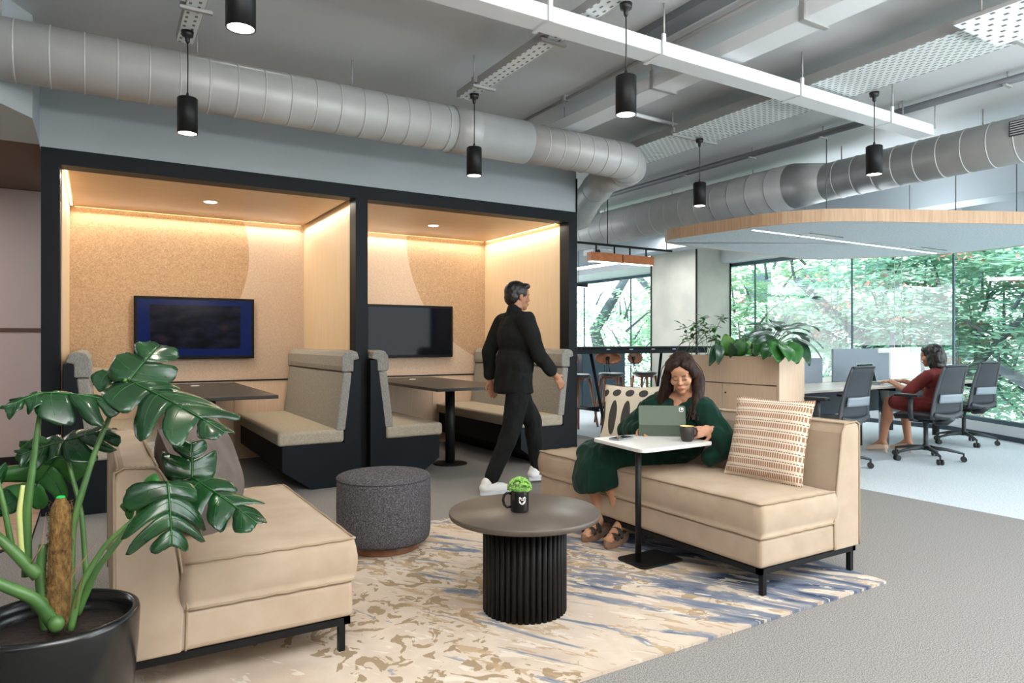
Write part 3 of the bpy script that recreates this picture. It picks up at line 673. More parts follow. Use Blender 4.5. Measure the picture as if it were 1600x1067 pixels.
# ================================================================== BOOTHS: benches, tables, screens
def bench(label, x, sgn, y0=5.60, y1=7.46):
    """x = the wall-side plane, sgn=-1 seat extends to -x"""
    t = thing('booth_bench', label, 'bench', (x, (y0 + y1) / 2, 0), 0, 'upholstered booth benches')
    L = (y1 - y0) / 2; X = lambda v: sgn * v
    poly = [(X(0), 0), (X(.41), 0), (X(.64), .165), (X(.64), .365), (X(0), .365)]
    b = MB().prism(poly if sgn < 0 else poly, -L + .02, L, 'y').build('plinth', M['plinth'], t)
    sp = [(X(0), 0), (X(.41), 0), (X(.645), .165), (X(.645), .365), (X(.14), .365), (X(.14), .47), (X(.06), 1.05), (X(0), 1.05)]
    MB().prism(sp, -L - .002, -L + .02, 'y').build('side_panel', M['black'], t, bevel=.002)
    MB().prism([(X(.0), .365), (X(.10), .365), (X(.03), 1.05), (X(0), 1.05)], -L + .021, L, 'y').build('back_frame', M['plinth'], t)
    s = MB().box(min(X(.14), X(.68)), max(X(.14), X(.68)), -L - .005, L, .366, .478).build('seat', M['seatcloth'], t, bevel=.028, seg=4)
    MB().prism([(X(.13), .465), (X(.21), .465), (X(.150), .95), (X(.075), .95)], -L - .004, L, 'y').build('backrest', M['tweed'], t, bevel=.014, seg=3)
    hd = [(X(.06), .955), (X(.160), .955), (X(.168), 1.0), (X(.160), 1.085), (X(.13), 1.125), (X(.08), 1.135), (X(.03), 1.12), (X(.012), 1.06), (X(.06), 1.05)]
    MB().prism(hd, -L - .006, L, 'y').build('headrest', M['tweed'], t, bevel=.012, seg=3)
    return t
bench('grey booth bench with its back to the left wall of the left booth', -.19, 1)
bench('grey booth bench in the left booth facing left with its back to the middle post', 1.915, -1)
bench('grey booth bench in the right booth just right of the middle post', 2.0, 1)
bench('grey booth bench at the far right of the right booth behind the walking man', 4.16, -1)
def booth_table(label, xc, w=.84, y0=5.5):
    t = thing('booth_table', label, 'table', (xc, 6.1, 0), 0, 'black booth tables')
    MB().box(-w / 2, w / 2, y0 - 6.1, 7.46 - 6.1, .762, .79).build('tabletop', M['boothtop'], t, bevel=.004)
    MB().lathe([(.048, .012), (.048, .76)], 32).build('column', M['metalblack'], t)
    MB().lathe([(.001, .0), (.17, 0), (.168, .008), (.05, .016), (.048, .014)], 48).build('base_plate', M['metalblack'], t)
    o = MB().lathe([(.001, .79), (.04, .79), (.038, .794), (.001, .795)], 24, (0, .95, 0)).build('cable_port', M['white'], t); o['label'] = 'small round white cable port'
booth_table('black rectangular table with pedestal in the left booth', .80); booth_table('black rectangular table with pedestal in the right booth', 3.0)
def tv(label, xc, zc, scr):
    t = thing('wall_television', label, 'television', (xc, 7.49, zc)); w, h = .545, .305
    MB().box(-w, w, -.075, -.035, -h, h).build('housing', M['tvframe'], t, bevel=.004)
    MB().box(-w + .028, w - .028, -.077, -.074, -h + .03, h - .028).build('screen', scr, t)
    MB().box(-.22, .22, -.035, -.001, -.15, .15).build('wall_bracket', M['metalblack'], t)
tv('black wall television showing a dark blue picture in the left booth', .855, 1.342, M['tvlit']); tv('black switched-off wall television with reflections in the right booth', 3.14, 1.33, M['tvoff'])

# ================================================================== SOFAS
def sofa(label, x, y, depth, length, rz=0, mirror=False):
    """local: seat front towards +x, back at -x side; y = length"""
    t = thing('lounge_sofa', label, 'sofa', (x, y, 0), rz)
    D, L = depth, length; s = 1
    bt = .20        # back thickness at bottom
    zb = .145
    MB().box(bt - .02, D, .0, L, zb, .285).build('seat_base', M['sofa'], t, bevel=.02, seg=3)
    # crowned seat cushion
    def top(u, v):
        px = lerp(bt + .005, D, u); py = lerp(0, L, v)
        e = (1 - abs(2 * u - 1) ** 6) * (1 - abs(2 * v - 1) ** 10)
        return (px, py, .445 + .022 * e)
    mb = MB(); vs, fs = grid_mesh(18, 40, top); mb.add(vs, fs, True)
    nu, nv = 18, 40; n = len(vs)
    rim = [i for i in range(nu + 1)] + [j * (nu + 1) + nu for j in range(1, nv + 1)] + [nv * (nu + 1) + i for i in range(nu - 1, -1, -1)] + [j * (nu + 1) for j in range(nv - 1, 0, -1)]
    lower = []; k = len(mb.v); levels = 5
    cx, cy = (bt + D) / 2, L / 2
    ring = rim[:]
    prev = ring
    for lv in range(1, levels + 1):
        tt = lv / levels; bul = .012 * math.sin(PI * tt); nr = []
        for i in rim:
            p = Vector(vs[i]); d = Vector(((1 if p.x > D - .01 else (-1 if p.x < bt + .02 else 0)), (1 if p.y > L - .01 else (-1 if p.y < .01 else 0)), 0))
            q = Vector((p.x + d.x * bul, p.y + d.y * bul, lerp(.445, .288, tt))); nr.append(len(mb.v)); mb.v.append(q)
        for a in range(len(rim)):
            b = (a + 1) % len(rim); mb.f.append((prev[a], nr[a], nr[b], prev[b])); mb.sm.append(True)
        prev = nr
    mb.f.append(tuple(prev)); mb.sm.append(False)
    mb.build('seat_cushion', M['sofa'], t)
    # backrest: tapered, slightly leaning
    poly = [(0, zb), (bt, zb), (bt + .01, .30), (bt - .015, .48), (.145, .735), (.125, .775), (.10, .785), (.03, .785), (.008, .775), (0, .74)]
    MB().prism(poly, -.002, L + .002, 'y').build('backrest', M['sofa'], t, bevel=.008, seg=2)
    # piping
    pp = MB(); wob = lambda i: .002 * math.sin(i * 1.7)
    loop = [(bt + .01, -.002), (D + .002, -.002), (D + .002, L + .002), (bt + .01, L + .002)]
    def pline(pts, r=.005):
        out = []
        for a, b in zip(pts, pts[1:]):
            for i in range(12): out.append(Vector(a).lerp(Vector(b), i / 12) + Vector((0, 0, wob(i + len(out)))))
        out.append(Vector(pts[-1])); pp.tube(out, r, 6)
    for z in (.446, .287): pline([(a, b, z) for a, b in loop])
    for y in (-.002, L + .002):
        pline([(bt + .012, y, .15), (bt + .016, y, .30), (bt - .008, y, .48), (.152, y, .735), (.125, y, .782), (.03, y, .789), (0, y, .775), (-.001, y, .15)], .0045)
    pline([(.125, 0, .785), (.125, L, .785)]); pline([(.01, 0, .783), (.01, L, .783)])
    pp.build('piping', M['piping'], t)
    fr = MB(); 
    for y in (.012, L - .037): fr.box(.01, D - .01, y, y + .025, .115, .142)
    for xx in (.01, D - .035): fr.box(xx, xx + .025, .012, L - .012, .115, .142)
    fr.build('frame_rail', M['metalblack'], t)
    for xx in (.03, D - .055):
        for y in (.012, L - .037): MB().box(xx, xx + .025, y, y + .025, 0.0155, .1155).build('leg', M['metalblack'], t)
    return t
sofa('cream armless sofa at the left seen from its side, with grey cushion', .05, 2.565, .80, 1.15)
sofa('long cream sofa at the right on which the woman in green sits', 3.40, 3.94, .77, 1.84, PI)

# cushions
def cushion(name, label, w, h, th, m, loc, rot, seam=None):
    t = MB(); n = 22
    def f(sg):
        def g(u, v):
            a = 2 * u - 1; b = 2 * v - 1
            pin = 1 - .07 * (1 - abs(a) ** 2) * abs(b) ** 3; pin2 = 1 - .07 * (1 - abs(b) ** 2) * abs(a) ** 3
            tk = max(0, (1 - abs(a) ** 2.6) * (1 - abs(b) ** 2.6)) ** .55
            wr = .006 * mnoise.noise(Vector((a * 2.4, b * 2.4, sg * 3 + w * 9)))
            return (a * w / 2 * pin2, sg * (th / 2 * tk + wr * tk), b * h / 2 * pin)
        return g
    vs, fs = grid_mesh(n, n, f(-1)); t.add(vs, fs, True); vs, fs = grid_mesh(n, n, f(1)); t.add(vs, [x[::-1] for x in fs], True)
    o = t.build(name, m, None, loc); o.rotation_mode = 'QUATERNION'; o.rotation_quaternion = rot
    tag(o, label, 'cushion'); edge = []
    for (a0, b0), (a1, b1) in (((-1, -1), (1, -1)), ((1, -1), (1, 1)), ((1, 1), (-1, 1)), ((-1, 1), (-1, -1))):
        for i in range(14):
            a = lerp(a0, a1, i / 14); b = lerp(b0, b1, i / 14)
            edge.append((a * w / 2 * (1 - .07 * (1 - b * b) * abs(a) ** 3), 0, b * h / 2 * (1 - .07 * (1 - a * a) * abs(b) ** 3)))
    edge.append(edge[0]); MB().tube(edge, .0035, 6).build('seam', m, o)
    return o
def frame_rot(normal, up):
    """rotation whose local -y points along normal and local z roughly up"""
    y = -Vector(normal).normalized(); z = Vector(up); z = (z - y * z.dot(y)).normalized(); x = y.cross(z)
    return Matrix((x, y, z)).transposed().to_quaternion()
cushion('throw_cushion', 'plump plain grey velvet cushion leaning on the left sofa', .52, .50, .24, M['greyvelvet'], (.375, 3.06, .675), frame_rot((1, -.45, .36), (-.33, .0, 1)))
cushion('throw_cushion', 'cream cushion with dark ovals and long seed shapes left of the woman', .47, .47, .13, M['ovals'], (3.08, 3.52, .68), frame_rot((-1, -.28, .28), (.28, .10, 1)))
cushion('throw_cushion', 'square cushion with rows of tan dashes on the right sofa', .46, .46, .14, M['dashes'], (3.10, 2.43, .675), frame_rot((-1, -.12, .30), (.28, .03, 1)))

# ================================================================== OTTOMAN
t = thing('ottoman', 'round charcoal tweed ottoman on a wooden plinth', 'ottoman', (1.431, 3.777, .0155))
MB().lathe([(.2, 0), (.205, .005), (.205, .05), (.19, .052)], 48).build('wooden_plinth', M['walnut'], t)
MB().lathe([(.19, .045), (.25, .05), (.262, .065), (.268, .1), (.27, .25), (.268, .38), (.266, .40)], 64).build('side_cover', M['ottoman'], t)
MB().lathe([(.266, .40), (.27, .404), (.271, .41), (.267, .415)], 64).build('piping', M['ottoman'], t)
MB().lathe([(.266, .412), (.255, .421), (.2, .431), (.1, .437), (.001, .439)], 64).build('top_pad', M['ottoman'], t)

# ================================================================== COFFEE TABLE
t = thing('coffee_table', 'round black coffee table with fluted drum base in the middle of the rug', 'coffee table', (1.636, 2.574, .0155))
MB().lathe([(.001, .408), (.325, .408), (.334, .413), (.337, .42), (.337, .432), (.334, .436), (.001, .4365)], 96).build('tabletop', M['tabletop'], t)
MB().lathe([(.001, .0), (.174, .0), (.174, .408), (.001, .408)], 48).build('drum_core', M['metalblack'], t)
fl = None; NR = 42
for i in range(NR):
    a = 2 * PI * i / NR
    if fl is None:
        mb = MB(); pr = [(-.0115, 0), (-.0105, .006), (-.006, .0105), (0, .012), (.006, .0105), (.0105, .006), (.0115, 0)]
        mb.prism([(q, p) for p, q in pr][::-1], .0, .406); mb.sm = [len(f) == 4 for f in mb.f]; fl = mb.mesh('flute'); fl.materials.append(M['flute'])
    o = link('flute', fl, t, (.175 * math.cos(a), .175 * math.sin(a), 0)); o.rotation_euler = (0, 0, a)
# mug with plant
mx = Vector((1.603, 2.565, .4525))
t = thing('plant_mug', 'shiny black mug with white shield logo holding a small succulent', 'mug', mx, math.radians(-31.4))
MB().lathe([(.001, 0), (.036, 0), (.040, .004), (.041, .01), (.041, .092), (.0405, .095), (.038, .094), (.037, .012), (.001, .008)], 40, closed=False).build('mug_body', M['ceramic'], t)
MB().tube([Vector((-.039, 0, .078)), Vector((-.055, 0, .082)), Vector((-.068, 0, .072)), Vector((-.073, 0, .05)), Vector((-.068, 0, .03)), Vector((-.055, 0, .018)), Vector((-.039, 0, .02))], .006, 10, flat=.7, up=(0, 1, 0)).build('handle', M['ceramic'], t)
# shield logo wrapped on the mug front
def onmug(px, pz, r=.0415): a = math.atan2(-1, 0) + px / .041; return (r * math.cos(a), r * math.sin(a), pz)
shield = [(-.015, .069), (-.0125, .072), (.0125, .072), (.015, .069), (.0145, .048), (.008, .041), (0, .037), (-.008, .041), (-.0145, .048)]
def sh(sc, r, flip=False):
    c = (0, .0555); p = [((a - c[0]) * sc + c[0], (b - c[1]) * sc + c[1]) for a, b in shield]; return p
lg = MB(); o1 = sh(1, 0); i1 = sh(.84, 0); n = len(o1)
lg.add([onmug(x + .012, z, .0418) for x, z in o1] + [onmug(x + .012, z, .0418) for x, z in i1], [(i, (i + 1) % n, n + (i + 1) % n, n + i) for i in range(n)])
def patch(pts): lg.add([onmug(x + .012, z, .0418) for x, z in pts], [tuple(range(len(pts)))])
patch([(-.011, .052), (.011, .054), (.012, .045), (.006, .042), (-.004, .043), (-.011, .047)]); patch([(-.011, .068), (-.003, .068), (-.004, .063), (-.011, .062)]); patch([(.001, .069), (.011, .068), (.010, .064), (.002, .064)])
patch([(-.006, .060), (.004, .061), (.010, .059), (.008, .0565), (-.005, .057)])
lg.build('shield_logo', M['shoewhite'], t)['label'] = 'white shield emblem'
sl = MB(); random.seed(3)
for i in range(150):
    th = random.random() * 2 * PI; ph = math.acos(1 - random.random() * 1.15); r = .046
    c = Vector((r * math.sin(ph) * math.cos(th), r * math.sin(ph) * math.sin(th) * .9, .10 + r * .95 * math.cos(ph)))
    d = (c - Vector((0, 0, .085))).normalized()
    for kk in range(3):
        e = (d + Vector((random.uniform(-.8, .8), random.uniform(-.8, .8), random.uniform(-.4, .8)))).normalized()
        sl.ell(c + e * .005, (.0035, .0035, .0065), Vector((0, 0, 1)).rotation_difference(e).to_matrix(), 5, 4)
sl.ell((0, 0, .088), (.036, .036, .02), None, 12, 8)
so = sl.build('succulent_foliage', M['succulent'], t); so['kind'] = 'stuff'

# ================================================================== C-TABLE with tablet, cup, phone
t = thing('side_table', 'white topped laptop side table with black pole and flat black foot', 'side table', (2.49, 2.80, .0155))
def inv(o): o.matrix_parent_inverse = Matrix.Translation((-2.49, -2.80, -.0155)); return o
tp = round_poly([(2.445, 2.70), (2.995, 2.715), (3.005, 3.17), (2.50, 3.20)], [.05, .03, .03, .05])
inv(MB().prism(tp, .617, .637).build('tabletop', M['tablewhite'], t, bevel=.003))
inv(MB().tube([(2.485, 2.775, .022), (2.485, 2.775, .617)], .0165, 24).build('pole', M['metalblack'], t))
inv(MB().prism(round_poly([(2.43, 2.675), (2.73, 2.675), (2.73, 2.90), (2.43, 2.90)], [.04, .03, .03, .04]), .0158, .024).build('foot_plate', M['metalblack'], t, bevel=.002))
# tablet in its case
TZ = .6375
t = thing('tablet', 'sage green tablet case standing open on the white side table', 'tablet', (2.93, 3.08, TZ)); 
bl = at(1016, 676, 4.14); br = at(1062, 679, 4.02); d = Vector((br.x - bl.x, br.y - bl.y, 0)).normalized()
d = Vector((.78, -.62, 0)).normalized(); nb = Vector((-d.y, d.x, 0)) * -1     # nb points to the camera side
base = Vector((2.80, 3.09, 0)); up = Vector((-nb.x * .22, -nb.y * .22, 1)).normalized(); up = Vector((nb.x * .18, nb.y * .18, 1)).normalized()
def slab(pts, n, th):
    n = Vector(n).normalized(); vs = [Vector(p) for p in pts] + [Vector(p) + n * th for p in pts]; k = len(pts)
    return vs, [tuple(range(k))[::-1], tuple(range(k, 2 * k))] + [(i, (i + 1) % k, k + (i + 1) % k, k + i) for i in range(k)]
Wt = .275; hinge_z = .068
# lower flap leaning back to the hinge, upper back cover leaning towards the camera at its top
o0 = Vector((0, 0, 0)); hb = o0 + Vector((0, 0, .066)) - nb * .004
corners = lambda a, h1, h2, ln1, ln2: None
mb = MB(); a0 = -d * Wt / 2; a1 = d * Wt / 2
low = [a0 + nb * .0, a1 + nb * .0, a1 + Vector((0, 0, .072)) + nb * .03, a0 + Vector((0, 0, .072)) + nb * .03]
vs, fs = slab(low, -nb, .004); mb.add(vs, fs); lo = mb.build('case_flap', M['tabletcase'], t)
def rp(p0, ux, uz, w, h, r, n=5):
    pts = []
    for cx, cz, a in ((w - r, h - r, 0), (r, h - r, PI / 2), (r, r, PI), (w - r, r, 1.5 * PI)):
        for k in range(n + 1): an = a + PI / 2 * k / n; pts.append(p0 + ux * (cx + r * math.cos(an)) + uz * (cz + r * math.sin(an)))
    return pts
uz = (Vector((0, 0, 1)) - nb * .28).normalized(); nn = d.cross(uz).normalized()
if nn.dot(nb) < 0: nn = -nn
mb = MB(); vs, fs = slab(rp(a0 + Vector((0, 0, .070)) + nb * .031, d, uz, Wt, .118, .012), -nn, .010); mb.add(vs, fs); mb.build('tablet_back', M['tabletcase'], t)
mb = MB(); vs, fs = slab(rp(a0 + Vector((0, 0, .070)) + nb * .033 + d * (Wt - .038) + uz * .082, d, uz, .026, .026, .006), -nn, .003); mb.add(vs, fs); cm = mb.build('camera_bump', M['tablewhite'], t)
for du, dv in ((.008, .008), (.018, .008), (.008, .018)):
    c = a0 + Vector((0, 0, .070)) + nb * .0335 + d * (Wt - .038 + du) + uz * (.082 + dv)
    mb = MB(); mb.tube([c, c + nn * .002], .0042, 12); mb.build('lens', M['slot'], cm)
t.location = (2.90, 3.03, TZ)
t = thing('coffee_cup', 'matt charcoal coffee cup with yellow inside on the white side table', 'cup', (2.875, 2.80, TZ), math.radians(-20))
MB().lathe([(.001, 0), (.026, 0), (.034, .012), (.040, .05), (.042, .086), (.040, .087)], 40, closed=False).build('cup_body', M['ceramicmat'], t)
MB().lathe([(.040, .087), (.0385, .086), (.036, .05), (.030, .014), (.001, .010)], 40, closed=False).build('cup_lining', M['coffee'], t)
MB().tube([Vector((.039, 0, .07)), Vector((.054, 0, .072)), Vector((.062, 0, .055)), Vector((.058, 0, .036)), Vector((.038, 0, .026))], .0055, 10, up=(0, 1, 0)).build('handle', M['ceramicmat'], t)
t = thing('phone', 'phone lying at the far left corner of the white side table', 'phone', (2.62, 3.07, TZ + .0005), math.radians(15))
MB().box(-.075, .075, -.037, .037, 0, .009).build('body', M['phone'], t, bevel=.004); MB().box(-.07, .07, -.033, .033, .009, .0098).build('glass_face', M['tvoff'], t)
MB().box(.02, .055, -.025, .0, .0098, .0125).build('camera_bump', M['steel'], t)

# ================================================================== PLANTER CABINET
t = thing('planter_cabinet', 'pale wood storage cabinet with planter trough behind the right sofa', 'cabinet', (5.58, 5.0, 0))
X0, X1, Y0, Y1 = 5.39, 5.76, 4.10, 5.52
def ci(o): o.matrix_parent_inverse = Matrix.Translation((-5.58, -5.0, 0)); return o
ci(MB().box(X0 + .002, X1, Y0, Y0 + .03, 0, 1.065).build('end_panel', M['wood'], t, bevel=.002))
ci(MB().box(X0 + .02, X1 - .005, Y0 + .031, Y1, .05, .79).build('carcass', M['wood'], t))
ci(MB().box(X0, X0 + .02, Y0 + .03, Y1, .80, 1.065).box(X1 - .02, X1, Y0 + .03, Y1, .80, 1.065).box(X0 + .02, X1 - .02, Y1 - .02, Y1, .8, 1.065).build('planter_trough', M['wood'], t))
ci(MB().box(X0 + .02, X1 - .02, Y0 + .03, Y1 - .02, .80, 1.02).build('soil', M['soil'], t))
y = Y0 + .03
while y < Y1 - .1:
    d_ = ci(MB().box(X0, X0 + .02, y + .002, min(y + .64, Y1) - .002, .06, .79).build('door', M['wood'], t)); MB().tube([(X0 - .004, y + .60, .70), (X0 + .001, y + .60, .70)], .009, 12).build('lock', M['metalblack'], d_); y += .64
ci(MB().box(X0 + .03, X1 - .02, Y0 + .04, Y1, 0, .05).build('plinth', M['plinth'], t))

# ================================================================== DESK RUN with screens, laptop
t = thing('bench_desk', 'long pale bench desk with dark modesty panel behind the cabinet', 'desk', (7.8, 4.6, 0))
def di(o): o.matrix_parent_inverse = Matrix.Translation((-7.8, -4.6, 0)); return o
di(MB().box(5.80, 9.4, 4.16, 4.92, .705, .73).build('desktop', M['desktop'], t, bevel=.003)); di(MB().box(5.80, 9.4, 4.98, 5.7, .705, .73).build('desktop', M['desktop'], t, bevel=.003))
di(MB().box(5.85, 9.35, 4.75, 4.77, .38, .70).build('modesty_panel', M['navy'], t)); di(MB().box(5.85, 9.35, 4.8, 5.1, .55, .62).build('cable_tray', M['navy'], t))
for x in (5.9, 7.6, 9.3): di(MB().box(x - .03, x + .03, 4.25, 5.6, .66, .705).build('cross_beam', M['metalblack'], t))
for x in (5.9, 7.6, 9.3):
    for y in (4.7, 5.3): di(MB().box(x - .03, x + .03, y - .03, y + .03, .0015, .66).build('leg', M['metalblack'], t))
di(MB().tube([(7.95, 4.6, .002), (7.95, 4.6, .705)], .055, 24).build('leg', M['steel'], t))['label'] = 'round brushed steel leg'
def screen(lab, x0, x1, z1, m, y=4.935):
    t = thing('desk_screen', lab, 'screen', ((x0 + x1) / 2, y, .731)); w = (x1 - x0) / 2
    MB().box(-w, w, -.014, .014, 0.0, z1 - .731).build('panel', m, t, bevel=.004); MB().box(w - .26, w - .005, -.03, .018, z1 - .731 - .055, z1 - .731 + .004).build('clip', M['white'], t)
screen('grey desk screen behind the hanging planter leaves', 6.2, 7.25, 1.075, M['screengrey']); screen('wide grey desk screen behind the laptop', 7.46, 8.62, 1.125, M['screengrey']); screen('white desk screen in front of the desk woman\'s face', 8.66, 9.36, 1.135, M['screenwhite'])
t = thing('laptop', 'open laptop on the pale desk under the hands of the woman in red', 'laptop', (7.52, 4.42, .731), math.radians(0))
MB().box(-.16, .16, -.11, .11, 0, .016).build('keyboard_base', M['steel'], t, bevel=.003); MB().box(-.15, .15, -.06, .10, .016, .0175).build('keys', M['slot'], t)
mb = MB().box(-.16, .16, 0, .008, 0, .22); o = mb.build('lid', M['steel'], t, (0, .105, .014)); o.rotation_euler = (math.radians(-14), 0, 0); MB().box(-.15, .15, -.002, 0, .012, .21).build('display', M['tvoff'], o)
t = thing('desk_phone', 'small black object lying on the pale desk', 'phone', (8.3, 4.6, .731)); MB().box(-.08, .08, -.04, .04, 0, .02).build('body', M['metalblack'], t, bevel=.006)

# ================================================================== TASK CHAIRS
def task_chair(label, x, y, rz):
    t = thing('task_chair', label, 'chair', (x, y, 0.002), rz, 'grey mesh task chairs at the desk')
    for i in range(5):
        a = 2 * PI * i / 5 + .3; c, s = math.cos(a), math.sin(a)
        leg = MB().tube([(.04 * c, .04 * s, .125), (.18 * c, .18 * s, .115), (.32 * c, .32 * s, .085)], [.028, .022, .014], 10, flat=.8).build('base_spoke', M['chairplastic'], t)
        w = MB(); 
        for sd in (-1, 1):
            cx, cy = .325 * c - sd * .017 * s, .325 * s + sd * .017 * c
            w.tube([(cx - .009 * -s, cy - .009 * c, .028), (cx + .009 * -s, cy + .009 * c, .028)], .0275, 16)
        w.tube([(.325 * c, .325 * s, .03), (.325 * c, .325 * s, .09)], .009, 8); w.build('castor', M['chairblack'], t)
    MB().lathe([(.035, .10), (.035, .15), (.022, .16), (.022, .36), (.03, .37), (.03, .40)], 20).build('gas_column', M['chairblack'], t)
    MB().box(-.11, .11, -.14, .12, .385, .425).build('mechanism', M['chairblack'], t, bevel=.02)
    sv = MB(); vs, fs = grid_mesh(14, 14, lambda u, v: ((2 * u - 1) * .24 * (1 - .12 * abs(2 * v - 1) ** 3), (2 * v - 1) * .235 * (1 - .1 * abs(2 * u - 1) ** 3), .475 + .014 * (1 - (2 * u - 1) ** 4) - .03 * max(0, 2 * v - 1.4)))
    sv.add(vs, fs, True); o = sv.build('seat', M['chairblack'], t); sm = o.modifiers.new('s', 'SOLIDIFY'); sm.thickness = .05; sm.offset = -1
    # back: frame of two uprights, top bar, lower shell; leaning back (-y)
    def bp(u, z):  # point of the back surface: u across -1..1
        tt = (z - .47) / .5; w = lerp(.235, .185, tt); return Vector((u * w, -.235 - .02 * tt - .075 * tt * tt + .03 * (abs(u) ** 2), z))
    for sd in (-1, 1):
        pts = [bp(sd, .44 + .53 * k / 10) for k in range(11)]; MB().tube(pts, [lerp(.034, .017, k / 10) for k in range(11)], 10, flat=.55, up=(0, 1, 0)).build('back_upright', M['chairplastic'], t)
    MB().tube([bp(u / 8, .965 + .008 * (1 - (u / 8) ** 2)) for u in range(-8, 9)], .016, 10, flat=.7).build('top_bar', M['chairplastic'], t)
    MB().tube([bp(u / 8, .49 - .03 * (1 - (u / 8) ** 2)) for u in range(-8, 9)], [.03] * 17, 10, flat=1).build('lower_shell', M['chairplastic'], t)
    MB().tube([(0, -.10, .41), (0, -.2, .42), (0, -.26, .46)], [.05, .05, .04], 12).build('back_bracket', M['chairplastic'], t)
    mv = MB(); vs, fs = grid_mesh(12, 16, lambda u, v: tuple(bp((2 * u - 1) * .95, .49 + .47 * v))); mv.add(vs, fs, True); o = mv.build('mesh_back', M['chairmesh'], t); sm = o.modifiers.new('s', 'SOLIDIFY'); sm.thickness = .004
    lv = MB(); vs, fs = grid_mesh(12, 4, lambda u, v: tuple(bp((2 * u - 1) * .86, .60 + .085 * v) + Vector((0, -.028, 0)))); lv.add(vs, fs, True); o = lv.build('lumbar_support', M['chairlight'], t); sm = o.modifiers.new('s', 'SOLIDIFY'); sm.thickness = .014
    for sd in (-1, 1):
        MB().tube([(sd * .2, -.03, .42), (sd * .285, -.03, .43), (sd * .30, -.03, .50), (sd * .30, -.03, .655)], [.02, .022, .026, .022], 10, flat=.8).build('armrest_post', M['chairplastic'], t)
        MB().box(sd * .30 - .045, sd * .30 + .045, -.13, .12, .655, .685).build('armrest_pad', M['chairblack'], t, bevel=.012)
    return t
task_chair('empty grey mesh office chair between the cabinet and the woman in red', 6.10, 4.03, math.radians(3))
task_chair('grey mesh office chair in which the woman in red sits', 7.25, 3.76, math.radians(-4))
task_chair('empty grey mesh office chair furthest right by the window', 8.78, 4.12, math.radians(-6))
task_chair('office chair on the far side of the desk, mostly hidden by leaves', 6.75, 6.1, math.radians(170))

# ================================================================== HIGH TABLE and stools
t = thing('high_table', 'long black high table with slanted legs beyond the booths', 'table', (6.5, 7.4, 0))
def hi(o): o.matrix_parent_inverse = Matrix.Translation((-6.5, -7.4, 0)); return o
hi(MB().box(5.0, 7.75, 7.05, 7.75, 1.12, 1.145).build('tabletop', M['black'], t, bevel=.003)); hi(MB().box(5.05, 7.7, 7.1, 7.14, 1.05, 1.12).box(5.05, 7.7, 7.66, 7.7, 1.05, 1.12).build('apron', M['black'], t))
for x in (5.62, 7.25):
    for s_ in (-1, 1): hi(MB().tube([(x, 7.4 + s_ * .18, 1.1), (x + .08, 7.4 + s_ * .42, .002)], .028, 4).build('leg', M['black'], t))
    hi(MB().tube([(x + .055, 7.1, .3), (x + .055, 7.7, .3)], .018, 4).build('cross_bar', M['black'], t))
hi(MB().tube([(5.69, 7.4, .3), (7.3, 7.4, .3)], .018, 4).build('cross_bar', M['black'], t))
for x in (5.8, 6.2, 6.6, 7.0): hi(MB().box(x, x + .06, 7.095, 7.1, 1.10, 1.115).build('power_socket', M['white'], t))
def stool(lab, x, y, rz, back=True):
    t = thing('bar_stool', lab, 'bar stool', (x, y, .002), rz, 'walnut bar stools at the high table')
    MB().lathe([(.001, .70), (.16, .70), (.185, .715), (.19, .735), (.17, .75), (.001, .742)], 32).build('seat', M['seatblack'], t)
    MB().box(-.15, .15, -.02, .02, .665, .70).box(-.02, .02, -.15, .15, .665, .70).build('seat_frame', M['walnut'], t)
    for sx in (-1, 1):
        for sy in (-1, 1): MB().tube([(sx * .12, sy * .12, .69), (sx * .2, sy * .2, 0)], [.022, .015], 10).build('leg', M['walnut'], t)
    q = .168; MB().tube([(-q, -q, .28), (q, -q, .28), (q, q, .28), (-q, q, .28), (-q, -q, .28)], .007, 8).build('footrest', M['metalblack'], t)
    vs, fs = grid_mesh(14, 8, lambda u, v: ((2 * u - 1) * .20 * math.sqrt(max(0, 1 - (2 * v - 1) ** 2 * .85)), .20 - .05 * (2 * u - 1) ** 2 + .02 * v, .96 + (2 * v - 1) * .085))
    mb = MB(); mb.add(vs, fs, True); o = mb.build('backrest', M['walnut'], t); sm = o.modifiers.new('s', 'SOLIDIFY'); sm.thickness = .012
    MB().tube([(-.03, .13, .70), (-.015, .19, .85), (-.01, .2, .96)], .006, 8).tube([(.03, .13, .70), (.015, .19, .85), (.01, .2, .96)], .006, 8).tube([(0, .185, .96), (0, .2, .96)], .03, 16).build('back_bracket', M['metalblack'], t)
stool('walnut bar stool cut off by the black end post of the booth', 5.85, 7.8, math.radians(10)); stool('walnut bar stool with oval backrest, second from the booth', 6.5, 7.85, math.radians(-25)); stool('walnut bar stool just left of the seated woman\'s hair', 7.2, 7.9, math.radians(15))
